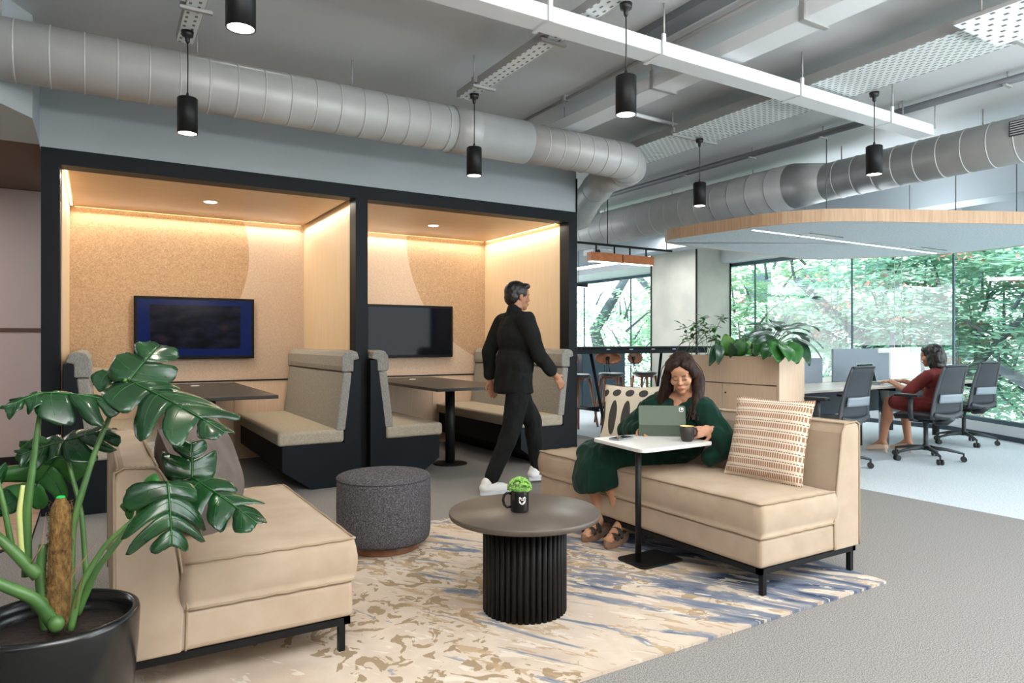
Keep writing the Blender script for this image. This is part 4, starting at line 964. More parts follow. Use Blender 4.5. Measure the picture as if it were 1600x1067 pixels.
# far area: low desk, orange chair, dark lockers, low screens
t = thing('far_desk', 'pale far desk with dark blue storage beneath', 'desk', (8.6, 11.4, 0))
MB().box(-2.2, 1.3, -.4, .4, .71, .735).build('desktop', M['white'], t); MB().box(-.6, .9, -.25, .25, .002, .70).build('pedestal', M['navy'], t); MB().box(-2.1, -2.04, -.3, .3, .002, .71).build('leg', M['navy'], t)
screen('low grey screen on the far desk by the window', 6.9, 8.3, 1.06, M['screengrey'], 11.4)
screen('second low grey screen on the far desk by the window', 8.35, 9.6, 1.06, M['screengrey'], 11.4)
t = thing('shell_chair', 'orange wooden shell chair at the far desk', 'chair', (7.15, 9.95, .002), math.radians(150))
vs, fs = grid_mesh(14, 14, lambda u, v: ((2 * u - 1) * .23 * (1 - .15 * v), (.2 - .4 * v * 1.3 if v < .6 else -.112 - .1 * (v - .6)) + .04 * (2 * u - 1) ** 2 * (v > .6), (.46 + .02 * (2 * u - 1) ** 2) if v < .5 else .46 + (v - .5) * .85))
mb = MB(); mb.add(vs, fs, True); o = mb.build('shell', M['orangewood'], t); sm = o.modifiers.new('s', 'SOLIDIFY'); sm.thickness = .012
for a in (.7, 2.4, 3.9, 5.5): MB().tube([(.05 * math.cos(a), .05 * math.sin(a), .45), (.22 * math.cos(a), .22 * math.sin(a), 0)], .01, 8).build('leg', M['metalblack'], t)
t = thing('storage_cabinet', 'dark blue low cabinet under the high table in the background', 'cabinet', (7.9, 10.0, 0)); MB().box(-.5, .5, -.25, .25, .002, 1.0).build('carcass', M['navy'], t, bevel=.004); MB().box(-.49, -.005, -.27, -.251, .03, .98).build('door', M['navy'], t); MB().box(.005, .49, -.27, -.251, .03, .98).build('door', M['navy'], t)

# ================================================================== PLANTS
def monstera_leaf(parent, base, tip, up, width, lobes=5, droop=.25, cup=.12, m=None, seed=0, fold=0.0, holes=True):
    """base = petiole junction, tip = leaf tip; deep slits between side lobes"""
    rnd = random.Random(seed); base = Vector(base); tip = Vector(tip); ax = tip - base; L = ax.length; ax.normalize()
    up = Vector(up); up = (up - ax * up.dot(ax)).normalized(); sd = ax.cross(up).normalized()
    def outline(s):  # half width of the heart outline at midrib position s
        return width * (math.sin(PI * min(1, (s * .86 + .14)) ** .9) ** .75) * (1.0 if s < .9 else lerp(1, .85, (s - .9) / .1))
    def place(s, t, side, hw):
        # t 0..1 outward ; lobes sweep towards the tip
        lx = s * L + (t ** 1.5) * hw * (.62 - 1.3 * max(0, .30 - s) * 2.4) ; ly = side * t * hw
        z = -droop * L * (s ** 2) * .6 - cup * (t ** 2) * hw * 3 - abs(fold) * t * hw + .012 * math.sin(s * 14 + side) * t
        return base + ax * lx + sd * ly + up * z
    mb = MB(); NT_ = 12; NU = 5
    for side in (-1, 1):
        edges = [0] + [(k + 1) / lobes + rnd.uniform(-.02, .02) for k in range(lobes - 1)] + [1.0]
        for k in range(lobes):
            s0, s1 = edges[k], edges[k + 1]; t0 = .42 + rnd.uniform(-.08, .08); ext = 1 + rnd.uniform(-.1, .08); drp = rnd.uniform(.0, .05)
            last = k == lobes - 1
            vs = []
            for j in range(NT_ + 1):
                t = j / NT_
                if t <= t0: w = 1; 
                else:
                    q = (t - t0) / (1 - t0); w = (1 - .14 * min(1, q * 5)) * math.sqrt(max(0.0, 1 - max(0, (q - .2) / .8) ** 2.4)); w = max(w, .04)
                sm = (s0 + s1) / 2
                for i in range(NU + 1):
                    u = i / NU * 2 - 1; s = sm + u * (s1 - s0) / 2 * w
                    if last and t > t0 * .5: s = min(1, s)
                    p = place(s, t * ext, side, outline(sm * .7 + s * .3)); p += up * (-(u ** 2) * .010 * w * t - drp * t * t * width)
                    vs.append(p)
            fs = [(j * (NU + 1) + i, j * (NU + 1) + i + 1, (j + 1) * (NU + 1) + i + 1, (j + 1) * (NU + 1) + i) for j in range(NT_) for i in range(NU)]
            if side < 0: fs = [f[::-1] for f in fs]
            mb.add(vs, fs, True)
    o = mb.build('leaf', m or M['leaf'], parent); s = o.modifiers.new('t', 'SOLIDIFY'); s.thickness = .0016; s.offset = 0
    v = MB(); v.tube([base + ax * (s_ * L) + up * (-droop * L * s_ * s_ * .6 + .001) for s_ in [i / 10 for i in range(11)]], [lerp(.0028, .0008, i / 10) for i in range(11)], 6)
    for side in (-1, 1):
        for k in range(lobes):
            s_ = (k + .5) / lobes; v.tube([place(lerp(s_ - .05, s_, j / 5), j / 6, side, outline(s_)) + up * .001 for j in range(6)], [.0013, .0012, .001, .0009, .0007, .0005], 5)
    v.build('veins', M['vein'], o)
    return o
px_, py_ = -.100, 2.355
pl = thing('potted_monstera', 'big monstera with coir moss pole in a round black pot at the lower left corner', 'plant', (px_, py_, 0))
def pi_(o): o.matrix_parent_inverse = Matrix.Translation((-px_, -py_, 0)); return o
MB().lathe([(.001, .0), (.170, 0), (.185, .01), (.212, .32), (.216, .405), (.213, .418), (.203, .422), (.195, .416), (.190, .39), (.190, .35), (.001, .35)], 72, closed=False).build('pot', M['pot'], pl)
MB().lathe([(.001, .372), (.10, .368), (.189, .36), (.189, .352), (.001, .352)], 40).build('soil', M['soil'], pl)
pc = at(93, 0, 2.04); 
mp = MB(); bs_ = Vector((-.09, 2.40, .365)); tp_ = at(95, 776, 2.03); pts = [bs_.lerp(tp_, i / 14) for i in range(15)]
mp.tube(pts, [.036 - .001 * i * .7 for i in range(13)] + [.024, .010], 24)
rr = random.Random(5)
for i in range(420):   # loose coir fibres
    k = rr.random(); c = bs_.lerp(tp_, k * .97); a = rr.random() * 2 * PI; R_ = .036 - .010 * k; n_ = Vector((math.cos(a), math.sin(a), 0)); tg = Vector((-n_.y, n_.x, 0)); e = tg * rr.uniform(-.02, .02) + Vector((0, 0, rr.uniform(-.015, .02)))
    q = c + n_ * (R_ + .001); mp.tube([q, q + e * .5 + n_ * .003, q + e], .0007, 3, caps=False)
pi_(mp.build('coir_pole', M['coir'], pl)); pi_(MB().ell(tp_ - Vector((0, 0, .002)), (.012, .012, .006)).build('pole_tip', M['greenpaint'], pl))
def petiole(pts, r0, r1, m=None, n=12):
    P_ = []
    pts = [Vector(p) for p in pts]
    for i in range(len(pts) - 1):
        for k in range(8): P_.append(pts[i].lerp(pts[i + 1], k / 8))
    P_.append(pts[-1])
    for _ in range(3): P_ = [P_[0]] + [(P_[i - 1] + P_[i] * 2 + P_[i + 1]) / 4 for i in range(1, len(P_) - 1)] + [P_[-1]]
    return pi_(MB().tube(P_, [lerp(r0, r1, i / (len(P_) - 1)) for i in range(len(P_))], n).build('stem', m or M['stem'], pl))
petiole([at(108, 978, 2.0), at(112, 820, 2.05), at(150, 700, 2.12), at(197, 592, 2.2)], .013, .0055)
petiole([at(42, 900, 2.0), at(42, 800, 2.0), at(55, 700, 2.02), at(66, 614, 2.05)], .014, .0055)
petiole([at(35, 868, 1.99), at(30, 800, 1.99), at(36, 758, 2.0)], .010, .006, M['stemlight'])
petiole([at(136, 920, 2.1), at(128, 800, 2.14), at(98, 690, 2.18)], .009, .0055)
petiole([at(20, 862, 1.96), at(4, 780, 1.95), at(-30, 660, 1.95)], .009, .005)
petiole([at(60, 900, 1.95), at(10, 850, 1.92), at(-50, 800, 1.92)], .018, .010)
petiole([at(88, 980, 1.93), at(55, 935, 1.88), at(-10, 908, 1.84), at(-60, 880, 1.82)], .019, .013)
petiole([at(110, 985, 1.93), at(125, 915, 1.95), at(165, 850, 1.98), at(228, 795, 2.02), at(262, 765, 2.04)], .010, .005)
petiole([at(120, 960, 2.0), at(150, 890, 2.02), at(205, 820, 2.08), at(262, 770, 2.16), at(300, 748, 2.2)], .011, .005)
petiole([at(75, 990, 1.98), at(62, 900, 2.0), at(68, 850, 2.02)], .017, .012)
pi_(MB().ell(at(88, 975, 1.90), (.02, .02, .024)).ell(at(62, 945, 1.90), (.021, .021, .022)).build('stem_node', M['stem'], pl))
for a, b, c in (((110, 975), (112, 900), (160, 835)), ((50, 880), (66, 850), (72, 800)), ((118, 950), (128, 905), (118, 960))):
    pi_(MB().tube([at(*a, 1.93), at(*b, 1.94), at(*c, 1.97)], [.008, .007, .001], 6, flat=.25).build('husk', M['husk'], pl))
CAMV = (EYE - Vector((-.1, 2.45, .8))).normalized()
def lf(*a, **k): o = monstera_leaf(pl, *a, **k); return pi_(o)
V = Vector
# top big leaf (spreads right and down), its two upper lobes rise behind the junction
lf(at(200, 594, 2.20), at(352, 662, 2.06), V((.15, -.55, .82)), .150, lobes=4, droop=.12, cup=.10, seed=1)
lf(at(200, 596, 2.20), at(250, 530, 2.34), V((-.1, -.75, .6)), .105, lobes=2, droop=.25, cup=.10, seed=2)
lf(at(66, 614, 2.05), at(186, 612, 2.12), V((.0, -.25, .97)), .105, lobes=3, droop=.30, cup=.22, seed=3)
lf(at(66, 614, 2.05), at(6, 630, 1.96), V((.0, -.35, .93)), .055, lobes=2, droop=.3, cup=.12, seed=4)
lf(at(160, 578, 2.26), at(205, 600, 2.22), V((.0, -.35, .93)), .06, lobes=2, droop=.3, cup=.12, seed=14)
lf(at(98, 690, 2.18), at(172, 668, 2.25), V((-.2, -.35, .9)), .12, lobes=3, droop=.1, cup=.12, seed=5)
lf(at(98, 690, 2.18), at(30, 706, 2.1), V((-.1, -.55, .8)), .07, lobes=3, droop=.2, cup=.1, seed=6)
lf(at(100, 700, 2.2), at(38, 786, 2.16), V((.35, -.8, .3)), .125, lobes=3, droop=.1, cup=.05, m=M['leafmid'], seed=7)
lf(at(262, 752, 2.04), at(272, 850, 1.97), V((.2, -.85, .45)), .125, lobes=4, droop=.22, cup=.16, seed=8)
lf(at(250, 756, 2.03), at(184, 796, 2.0), V((.1, -.75, .6)), .055, lobes=3, droop=.5, cup=.12, m=M['leafmid'], seed=9)
lf(at(300, 746, 2.2), at(404, 808, 2.12), V((.25, -.65, .7)), .11, lobes=3, droop=.15, cup=.1, seed=10)
lf(at(300, 746, 2.2), at(300, 690, 2.24), V((.1, -.9, .3)), .085, lobes=2, droop=.1, cup=.08, seed=11)
lf(at(-15, 810, 1.93), at(-60, 700, 1.95), V((.3, -.8, .4)), .1, lobes=4, seed=12)

def simple_leaf(parent, base, tip, up, w, m, bend=.25, n=8):
    base, tip = Vector(base), Vector(tip); ax = tip - base; L = ax.length; ax.normalize(); up = Vector(up); up = (up - ax * up.dot(ax)).normalized(); sd = ax.cross(up)
    vs, fs = grid_mesh(4, n, lambda u, v: base + ax * (v * L) + sd * ((2 * u - 1) * w * (math.sin(PI * (v * .93 + .04) ** .8) ** .8)) + up * (bend * L * (4 * v * (1 - v)) * .5 - (2 * u - 1) ** 2 * w * -.15))
    mb = MB(); mb.add(vs, fs, True); o = mb.build('leaf', m, parent); s = o.modifiers.new('t', 'SOLIDIFY'); s.thickness = .0012
    return o
# planter plants
def planter_broad(lab, c, specs):
    t = thing('broadleaf_plant', lab, 'plant', c); iv = Matrix.Translation(-Vector(c))
    for (a, b, w, m, up) in specs:
        o = simple_leaf(t, a, b, up, w * 1.3, M[m], .22); o.matrix_parent_inverse = iv
        s = MB().tube(bez(Vector(c) + Vector((random.uniform(-.03, .03), random.uniform(-.05, .05), .0)), (Vector(c) + Vector(a)) / 2 + Vector((0, 0, .1)), a, 8), .004, 6).build('stem', M['stem'], t); s.matrix_parent_inverse = iv
c1 = (5.56, 4.38, 1.02); U = (0, -.3, 1)
planter_broad('broad striped leaf plant drooping over the end of the cabinet', c1, [
    (at(1218, 525, 6.4), at(1165, 530, 6.2), .055, 'leafdark', U), (at(1200, 515, 6.5), at(1168, 508, 6.6), .05, 'leafdark', U), (at(1216, 518, 6.3), at(1192, 517, 5.9), .05, 'leafdark', U),
    (at(1208, 530, 6.2), at(1215, 568, 6.0), .075, 'leafmid', (-.4, -.9, .3)), (at(1226, 535, 6.2), at(1245, 569, 6.05), .085, 'leafmid', (-.4, -.9, .3)), (at(1240, 528, 6.4), at(1264, 572, 6.2), .05, 'leafdark', (-.3, -.8, .5)),
    (at(1222, 516, 6.5), at(1265, 520, 6.6), .06, 'leafdark', U), (at(1238, 520, 6.5), at(1286, 545, 6.5), .035, 'leafdark', (0, -.5, .8)), (at(1215, 512, 6.6), at(1208, 504, 6.9), .06, 'leafdark', U),
    (at(1186, 528, 6.4), at(1180, 556, 6.3), .04, 'leafmid', (-.6, -.8, .3)), (at(1232, 522, 6.6), at(1262, 540, 6.9), .06, 'leafdark', U), (at(1212, 528, 6.1), at(1180, 540, 5.95), .05, 'leafdark', U), (at(1222, 540, 6.15), at(1232, 565, 5.95), .06, 'leafmid', (-.4, -.9, .3)), (at(1236, 512, 6.7), at(1280, 518, 6.9), .05, 'leafdark', U), (at(1205, 522, 6.5), at(1172, 545, 6.4), .05, 'leafdark', (-.4, -.7, .5)), (at(1245, 530, 6.3), at(1283, 560, 6.3), .035, 'leafdark', (0, -.5, .8)), (at(1195, 540, 6.5), at(1192, 562, 6.3), .05, 'leafmid', (-.6, -.8, .3)), (at(1200, 520, 6.7), at(1180, 515, 7.0), .06, 'leafdark', U)])
c2 = (5.57, 5.0, 1.02)
planter_broad('glossy plain green leaf plant in the middle of the trough', c2, [
    (at(1140, 556, 7.0), at(1132, 522, 7.0), .07, 'leaflight', (-.5, -.8, .2)), (at(1150, 556, 6.9), at(1160, 528, 6.9), .06, 'leafmid', (-.5, -.8, .2)), (at(1120, 540, 6.9), at(1108, 572, 6.7), .04, 'leafdark', (-.6, -.8, .2)),
    (at(1122, 538, 6.9), at(1122, 570, 6.6), .04, 'leafdark', (-.6, -.8, .2)), (at(1160, 556, 7.0), at(1150, 530, 7.0), .07, 'leafmid', (-.5, -.8, .2)), (at(1168, 554, 7.0), at(1172, 532, 7.1), .045, 'leaflight', (-.5, -.8, .2)), (at(1130, 556, 7.1), at(1118, 530, 7.1), .045, 'leafmid', (-.5, -.8, .2)), (at(1145, 558, 6.8), at(1140, 535, 6.7), .04, 'leafdark', (-.5, -.8, .2)), (at(1176, 556, 6.8), at(1190, 530, 6.9), .045, 'leafdark', (-.5, -.8, .2)), (at(1156, 552, 7.2), at(1166, 522, 7.2), .05, 'leafdark', (-.5, -.8, .2))])
t = thing('ferny_plant', 'light feathery plant with thin upright stems at the left of the trough', 'plant', (5.56, 5.45, 1.02)); iv = Matrix.Translation((-5.56, -5.45, -1.02)); rr = random.Random(9)
for (x, y, d) in ((1068, 508, 7.5), (1084, 505, 7.6), (1078, 520, 7.3), (1098, 495, 7.4), (1104, 505, 7.3), (1112, 512, 7.2), (1128, 496, 7.2), (1092, 512, 7.2), (1072, 528, 7.2), (1116, 524, 7.1), (1100, 520, 7.1)):
    e = at(x, y, d); s0 = Vector((5.56 + rr.uniform(-.06, .06), 5.45 + rr.uniform(-.35, .25), 1.02))
    MB().tube(bez(s0, (s0 + e) / 2 + Vector((0, 0, .06)), e, 10), .003, 5).build('stem', M['stem'], t).matrix_parent_inverse = iv
    fr = MB()
    for k in range(13):
        a = rr.uniform(0, 2 * PI); dv = Vector((math.cos(a), math.sin(a), rr.uniform(-.5, .5))).normalized(); L_ = rr.uniform(.055, .115); sdv = dv.cross(Vector((0, 0, 1))).normalized() * L_ * .22
        b0 = e + Vector((rr.uniform(-.03, .03), rr.uniform(-.03, .03), rr.uniform(-.05, .02)))
        fr.add([b0, b0 + dv * L_ * .5 + sdv, b0 + dv * L_ - Vector((0, 0, .01)), b0 + dv * L_ * .5 - sdv, b0 + Vector((0, 0, -.001))], [(0, 1, 2, 3)])
    o = fr.build('leaf', M['leafmid'], t); o.matrix_parent_inverse = iv; sm = o.modifiers.new('t', 'SOLIDIFY'); sm.thickness = .001

# ================================================================== TREES OUTSIDE
def flame_tree(lab, base, crown, limbs, n, seed, red=1.0):
    rr = random.Random(seed); t = thing('flame_tree', lab, 'tree', base); B = Vector(base); iv = Matrix.Translation(-B)
    tr = MB()
    for pts, r in limbs: tr.tube([Vector(p) for p in pts], [lerp(r, r * .35, i / (len(pts) - 1)) for i in range(len(pts))], 10)
    tips = []
    (cx, cy, cz), (rx, ry, rz) = crown
    fol = MB(); fl = MB()
    def rndp():
        while True:
            p = Vector((rr.uniform(-1, 1), rr.uniform(-1, 1), rr.uniform(-1, 1)))
            if p.length < 1: return Vector((cx + p.x * rx, cy + p.y * ry, cz + p.z * rz))
    for i in range(n):
        c = rndp(); R = rr.uniform(.35, .8)
        if i % 6 == 0:
            q = c + Vector((rr.uniform(-.8, .8), rr.uniform(-.8, .8), -rr.uniform(.3, 1.0))); tr.tube([q, (q + c) / 2 + Vector((0, 0, .1)), c], [.035, .02, .01], 5, caps=False)
        tilt = Vector((rr.uniform(-.25, .25), rr.uniform(-.25, .25), 1)).normalized()
        for j in range(54):
            a = rr.uniform(0, 2 * PI); r = R * math.sqrt(rr.random()); dv = Vector((math.cos(a), math.sin(a), 0)); dv = (dv - tilt * dv.dot(tilt)).normalized()
            p = c + dv * r + tilt * rr.uniform(-.05, .05) - Vector((0, 0, r * .25)); L_ = rr.uniform(.12, .26); w = L_ * .24
            e = (dv + Vector((rr.uniform(-.7, .7), rr.uniform(-.7, .7), rr.uniform(-.3, .1)))).normalized(); s_ = e.cross(tilt).normalized() * w
            fol.add([p, p + e * L_ * .5 + s_, p + e * L_, p + e * L_ * .5 - s_], [(0, 1, 2, 3)])
        if rr.random() < .16 * red:
            for j in range(22):
                p = c + Vector((rr.gauss(0, .14), rr.gauss(0, .14), rr.uniform(.0, .16))); e = Vector((rr.uniform(-1, 1), rr.uniform(-1, 1), rr.uniform(-.2, 1))).normalized() * .05; s_ = e.orthogonal().normalized() * .03
                fl.add([p - e, p + s_, p + e, p - s_], [(0, 1, 2, 3)])
    tr.build('trunk', M['bark'], t).matrix_parent_inverse = iv
    o = fol.build('foliage', M['treegreen'] if seed % 2 else M['treegreen2'], t); o.matrix_parent_inverse = iv; o['kind'] = 'stuff'
    if len(fl.f): o = fl.build('blossom', M['flower'], t); o.matrix_parent_inverse = iv; o['kind'] = 'stuff'
flame_tree('green tree with red blossom behind the middle window panes', (14.5, 7.5, -4), ((14.6, 7.3, 1.8), (2.3, 2.8, 2.4)), [([(14.5, 7.5, -4), (14.4, 7.6, -1), (13.9, 8.2, 1.0), (13.2, 9.6, 2.6)], .22), ([(14.4, 7.6, -1), (14.2, 6.6, .6), (13.4, 5.4, 1.6)], .13), ([(14.4, 7.6, -.8), (12.7, 7.2, .2), (12.0, 6.8, 1.4)], .1)], 420, 1)
flame_tree('leafy tree with dark slanting branches behind the right window panes', (14.5, 3.2, -4), ((13.9, 3.2, 1.9), (2.4, 2.4, 2.4)), [([(14.5, 3.2, -4), (14, 3.6, -1.5), (12.6, 4.4, .2), (11.8, 5.2, .9)], .2), ([(14, 3.6, -1.5), (13.0, 2.6, .3), (11.9, 1.6, 1.4)], .16), ([(12.6, 2.0, -2.0), (11.9, 3.6, -.4), (11.6, 4.6, .55)], .13)], 420, 3, 1.4)
flame_tree('tree with pale yellow-green crown left of the column window', (14.5, 12, -4), ((14.6, 12.2, 2.0), (2.6, 2.6, 2.6)), [([(14.5, 12, -4), (14.4, 12.4, -1), (13.6, 13.4, 1.6), (12.9, 14.6, 3.2)], .24), ([(14.4, 12.4, -1), (13.9, 10.9, 1), (13.2, 9.8, 1.8)], .12)], 360, 2, .5)
flame_tree('tall tree with a thick slanting trunk seen through the far left window', (14.6, 17.2, -4), ((15.6, 17.6, 1.0), (3.0, 3.2, 2.4)), [([(14.6, 17.2, -4), (14.5, 17.5, -.5), (14.2, 18.0, 1.6), (14.6, 16.6, 3.6)], .34)], 260, 4, .1)
flame_tree('distant green trees filling the view further off', (19, 5.5, -4), ((19, 5.5, 1.6), (2.5, 7.5, 3.0)), [([(19, 5.5, -4), (19, 5.6, 0), (18.6, 6.5, 2)], .3)], 420, 5, .8)
struct(MB().box(11, 60, -40, 60, -4.3, -4).build('ground', mat('outside_paving', (186, 190, 184), .9)), 'pale ground outside')
tb = thing('neighbour_building', 'pale building far behind the trees', 'building', (30, 16, -4)); MB().box(-3, 3, -9, 9, 0, 9).build('wall', mat('pale_facade', (226, 228, 226), .8), tb)
for z in (2, 4.6, 7.2):
    for y in (-7, -4, -1, 2, 5): MB().box(-3.05, -3, y, y + 1.4, z, z + 1.3).build('window', M['winframe'], tb)

# ================================================================== PEOPLE
def sculpt(mb, name, m, parent, voxel=.006, smooth=4, fold=0, fscale=9, disp_dir=None):
    """fuse the overlapping volumes of mb into one continuous skin"""
    o = mb.build(name, m, parent)
    r = o.modifiers.new('r', 'REMESH'); r.mode = 'VOXEL'; r.voxel_size = voxel; r.use_smooth_shade = True
    if smooth: s = o.modifiers.new('s', 'SMOOTH'); s.iterations = smooth; s.factor = .5
    bake(o)
    if fold:
        me = o.data; nrm = [v.normal.copy() for v in me.vertices]
        for v, n in zip(me.vertices, nrm):
            p = v.co; q = Vector((p.x * fscale, p.y * fscale, p.z * fscale * .45))
            k = mnoise.noise(q + Vector((3, 1, 7))) + .6 * mnoise.noise(q * 2.1)
            k = 1 - abs(k) * 2.2
            v.co = p + n * fold * k
    o.data.polygons.foreach_set('use_smooth', [True] * len(o.data.polygons)); o.data.materials.clear(); o.data.materials.append(m)
    return o
def frame(fwd, up=(0, 0, 1)):
    y = Vector(fwd).normalized(); z = Vector(up); z = (z - y * z.dot(y)).normalized(); x = y.cross(z); return Matrix((x, y, z)).transposed()
class Head:
    """head about .225 m tall; local x right of the person, y forward, z up"""
    def __init__(s, c, fwd, up, sc=1.0): s.c = Vector(c); s.R = frame(fwd, up); s.s = sc
    def P(s, x, y, z): return s.c + s.R @ (Vector((x, y, z)) * s.s)
    def e(s, mb, p, r, nu=20, nv=14): mb.ell(s.P(*p), tuple(v * s.s for v in r), s.R, nu, nv)
    def body(s, mb):
        s.e(mb, (0, -.012, .035), (.074, .092, .082)); s.e(mb, (0, .018, -.015), (.062, .072, .075)); s.e(mb, (0, .035, -.058), (.047, .05, .042))
        s.e(mb, (0, .062, -.085), (.024, .024, .020)); s.e(mb, (0, .060, .045), (.056, .030, .036))
        for q in (-1, 1):
            s.e(mb, (q * .036, .058, -.022), (.026, .026, .026)); s.e(mb, (q * .030, .078, .022), (.020, .010, .007)); s.e(mb, (q * .075, -.004, -.005), (.009, .019, .030)); s.e(mb, (q * .029, .076, .004), (.014, .010, .009))
            s.e(mb, (q * .0105, .091, -.026), (.0075, .008, .006))
        mb.cap(s.P(0, .085, .014), .0070 * s.s, s.P(0, .101, -.020), .0105 * s.s)
        s.e(mb, (0, .086, -.053), (.022, .010, .008)); s.e(mb, (0, .083, -.064), (.018, .010, .007))
    def features(s, parent, closed=True, lips='lips', brow='eyeline'):
        for q in (-1, 1):
            MB().tube([s.P(q * .014, .0895, .0), s.P(q * .022, .0905, -.003 if closed else .002), s.P(q * .032, .0875, -.003 if closed else .002), s.P(q * .042, .079, .0)], .0016 * s.s, 6).build('eyelashes', M[brow], parent)
            MB().tube([s.P(q * .012, .0925, .022), s.P(q * .025, .0935, .027), s.P(q * .038, .084, .026), s.P(q * .048, .073, .018)], [.0022, .003, .0026, .0012], 6, flat=.6).build('eyebrow', M[brow], parent)
            if not closed:
                mb = MB(); s.e(mb, (q * .028, .0815, .004), (.010, .006, .0055), 10, 8); mb.build('eye', M['shoewhite'], parent); mb = MB(); s.e(mb, (q * .028, .0855, .004), (.0048, .003, .0048), 10, 8); mb.build('pupil', M['eyeline'], parent)
        mb = MB(); s.e(mb, (0, .0945, -.0535), (.019, .0048, .0042), 14, 8); s.e(mb, (0, .0925, -.0605), (.016, .0055, .0045), 14, 8); mb.build('lips', M[lips], parent)
def hand(mb, wrist, tip_dir, palm_n, side, curl=.5, size=1.0, spread=.12):
    """five fingers; palm_n points out of the palm; side=+1 thumb towards +cross(tip_dir, palm_n)"""
    w = Vector(wrist); f = Vector(tip_dir).normalized(); n = Vector(palm_n); n = (n - f * n.dot(f)).normalized(); x = f.cross(n) * side; z = size
    pc_ = w + f * .048 * z; R = Matrix((x, f, n)).transposed(); mb.ell(pc_, (.038 * z, .050 * z, .0155 * z), R, 14, 10); mb.cap(w - f * .02, .024 * z, w + f * .02, .026 * z)
    L4 = (.068, .078, .074, .058)
    for i in range(4):
        off = (.027 - .018 * i); b = w + f * .085 * z + x * off * z; dr = (f + x * (spread * (1.5 - i) * .6)).normalized(); p = b; ang = 0; L_ = L4[i] * z
        for k, fr in enumerate((.45, .32, .26)):
            ang += curl * (.5 if k == 0 else .75); dd = (dr * math.cos(ang) + n * math.sin(ang)).normalized(); q = p + dd * L_ * fr
            mb.cap(p, (.0095 - .001 * k) * z, q, (.0088 - .0012 * k) * z, 8); p = q
    p = w + f * .025 * z + x * .028 * z; dd = (x * .8 + f * .75 + n * .35).normalized(); q = p + dd * .038 * z; mb.cap(p, .013 * z, q, .0105 * z, 8); dd2 = (dd * .6 + f * .7 + n * (.3 + curl * .5)).normalized(); mb.cap(q, .0105 * z, q + dd2 * .03 * z, .0085 * z, 8)
def C(mb, *a):
    """chain of tapered capsules: (p, r), (p, r), ..."""
    for (p, r), (q, s) in zip(a, a[1:]): mb.cap(p, r, q, s, 14)

# ---------- seated woman in green
wp = thing('person', 'long-haired woman in a bottle green dress looking down at a tablet on the sofa', 'person', (2.6, 3.25, .0155)); iv1 = Matrix.Translation((-2.6, -3.25, -.0155))
def w1(o): o.matrix_parent_inverse = iv1; return o
hd = Head(at(1065, 584, 4.13), (-.86, -.66, -.44), (-.30, -.16, 1), .99)
neck = V((3.085, 3.035, .86)); chest = V((3.10, 3.06, .74)); pel = V((3.06, 3.10, .53))
shR = V((2.99, 3.20, .80)); shL = V((3.10, 2.885, .80)); elR = V((2.90, 3.30, .64)); elL = V((3.12, 2.735, .60)); 
wrR = V((2.86, 3.17, .665)); wrL = V((3.045, 2.765, .695))
k1 = V((2.60, 3.36, .49)); k2 = V((2.62, 3.20, .50)); a1 = V((2.665, 3.30, .115)); a2 = V((2.69, 3.145, .12))
b = MB(); hd.body(b)
C(b, (hd.P(0, -.02, -.06), .05), (neck, .052), (chest + V((0, 0, .07)), .06)); C(b, (shR, .05), (neck, .06), (shL, .05))
b.ell(chest, (.10, .13, .15), frame((-.9, -.4, 0))); b.ell(pel + V((0, 0, .06)), (.13, .15, .13))
C(b, (shR, .048), (elR, .036), (wrR, .025)); C(b, (shL, .048), (elL, .036), (wrL, .025))
C(b, (pel, .11), (k1, .06), (a1, .036)); C(b, (pel, .11), (k2, .06), (a2, .036))
b.ell(lerp(k1, a1, .35), (.052, .052, .10)); b.ell(lerp(k2, a2, .35), (.052, .052, .10))
fdir = V((-.93, -.30, -.10)).normalized(); f2 = V((-.90, -.40, -.08)).normalized()
for ak, fd in ((a1, fdir), (a2, f2)):
    C(b, (ak, .036), (ak - fd * .03 + V((0, 0, -.03)), .032)); C(b, (ak + fd * .02, .034), (ak + fd * .11 + V((0, 0, -.022)), .026), (ak + fd * .165 + V((0, 0, -.034)), .022))
    sdv = fd.cross(V((0, 0, 1))).normalized()
    for k in range(5): q = ak + fd * (.172 + .012 * (2 - abs(k - 1)) * .5) + sdv * (-.026 + .013 * k) + V((0, 0, -.042)); C(b, (q, .0085 if k else .0105), (q + fd * .02, .007 if k else .010))
hand(b, wrL, (-.85, .12, -.06), (.15, .9, -.25), 1, .7, .92); hand(b, wrR, (-.2, -.9, -.3), (-.3, .2, -.9), -1, .5, .92)
body = w1(sculpt(b, 'body', M['skin'], wp, .0048, 3)); hd.features(body, True)
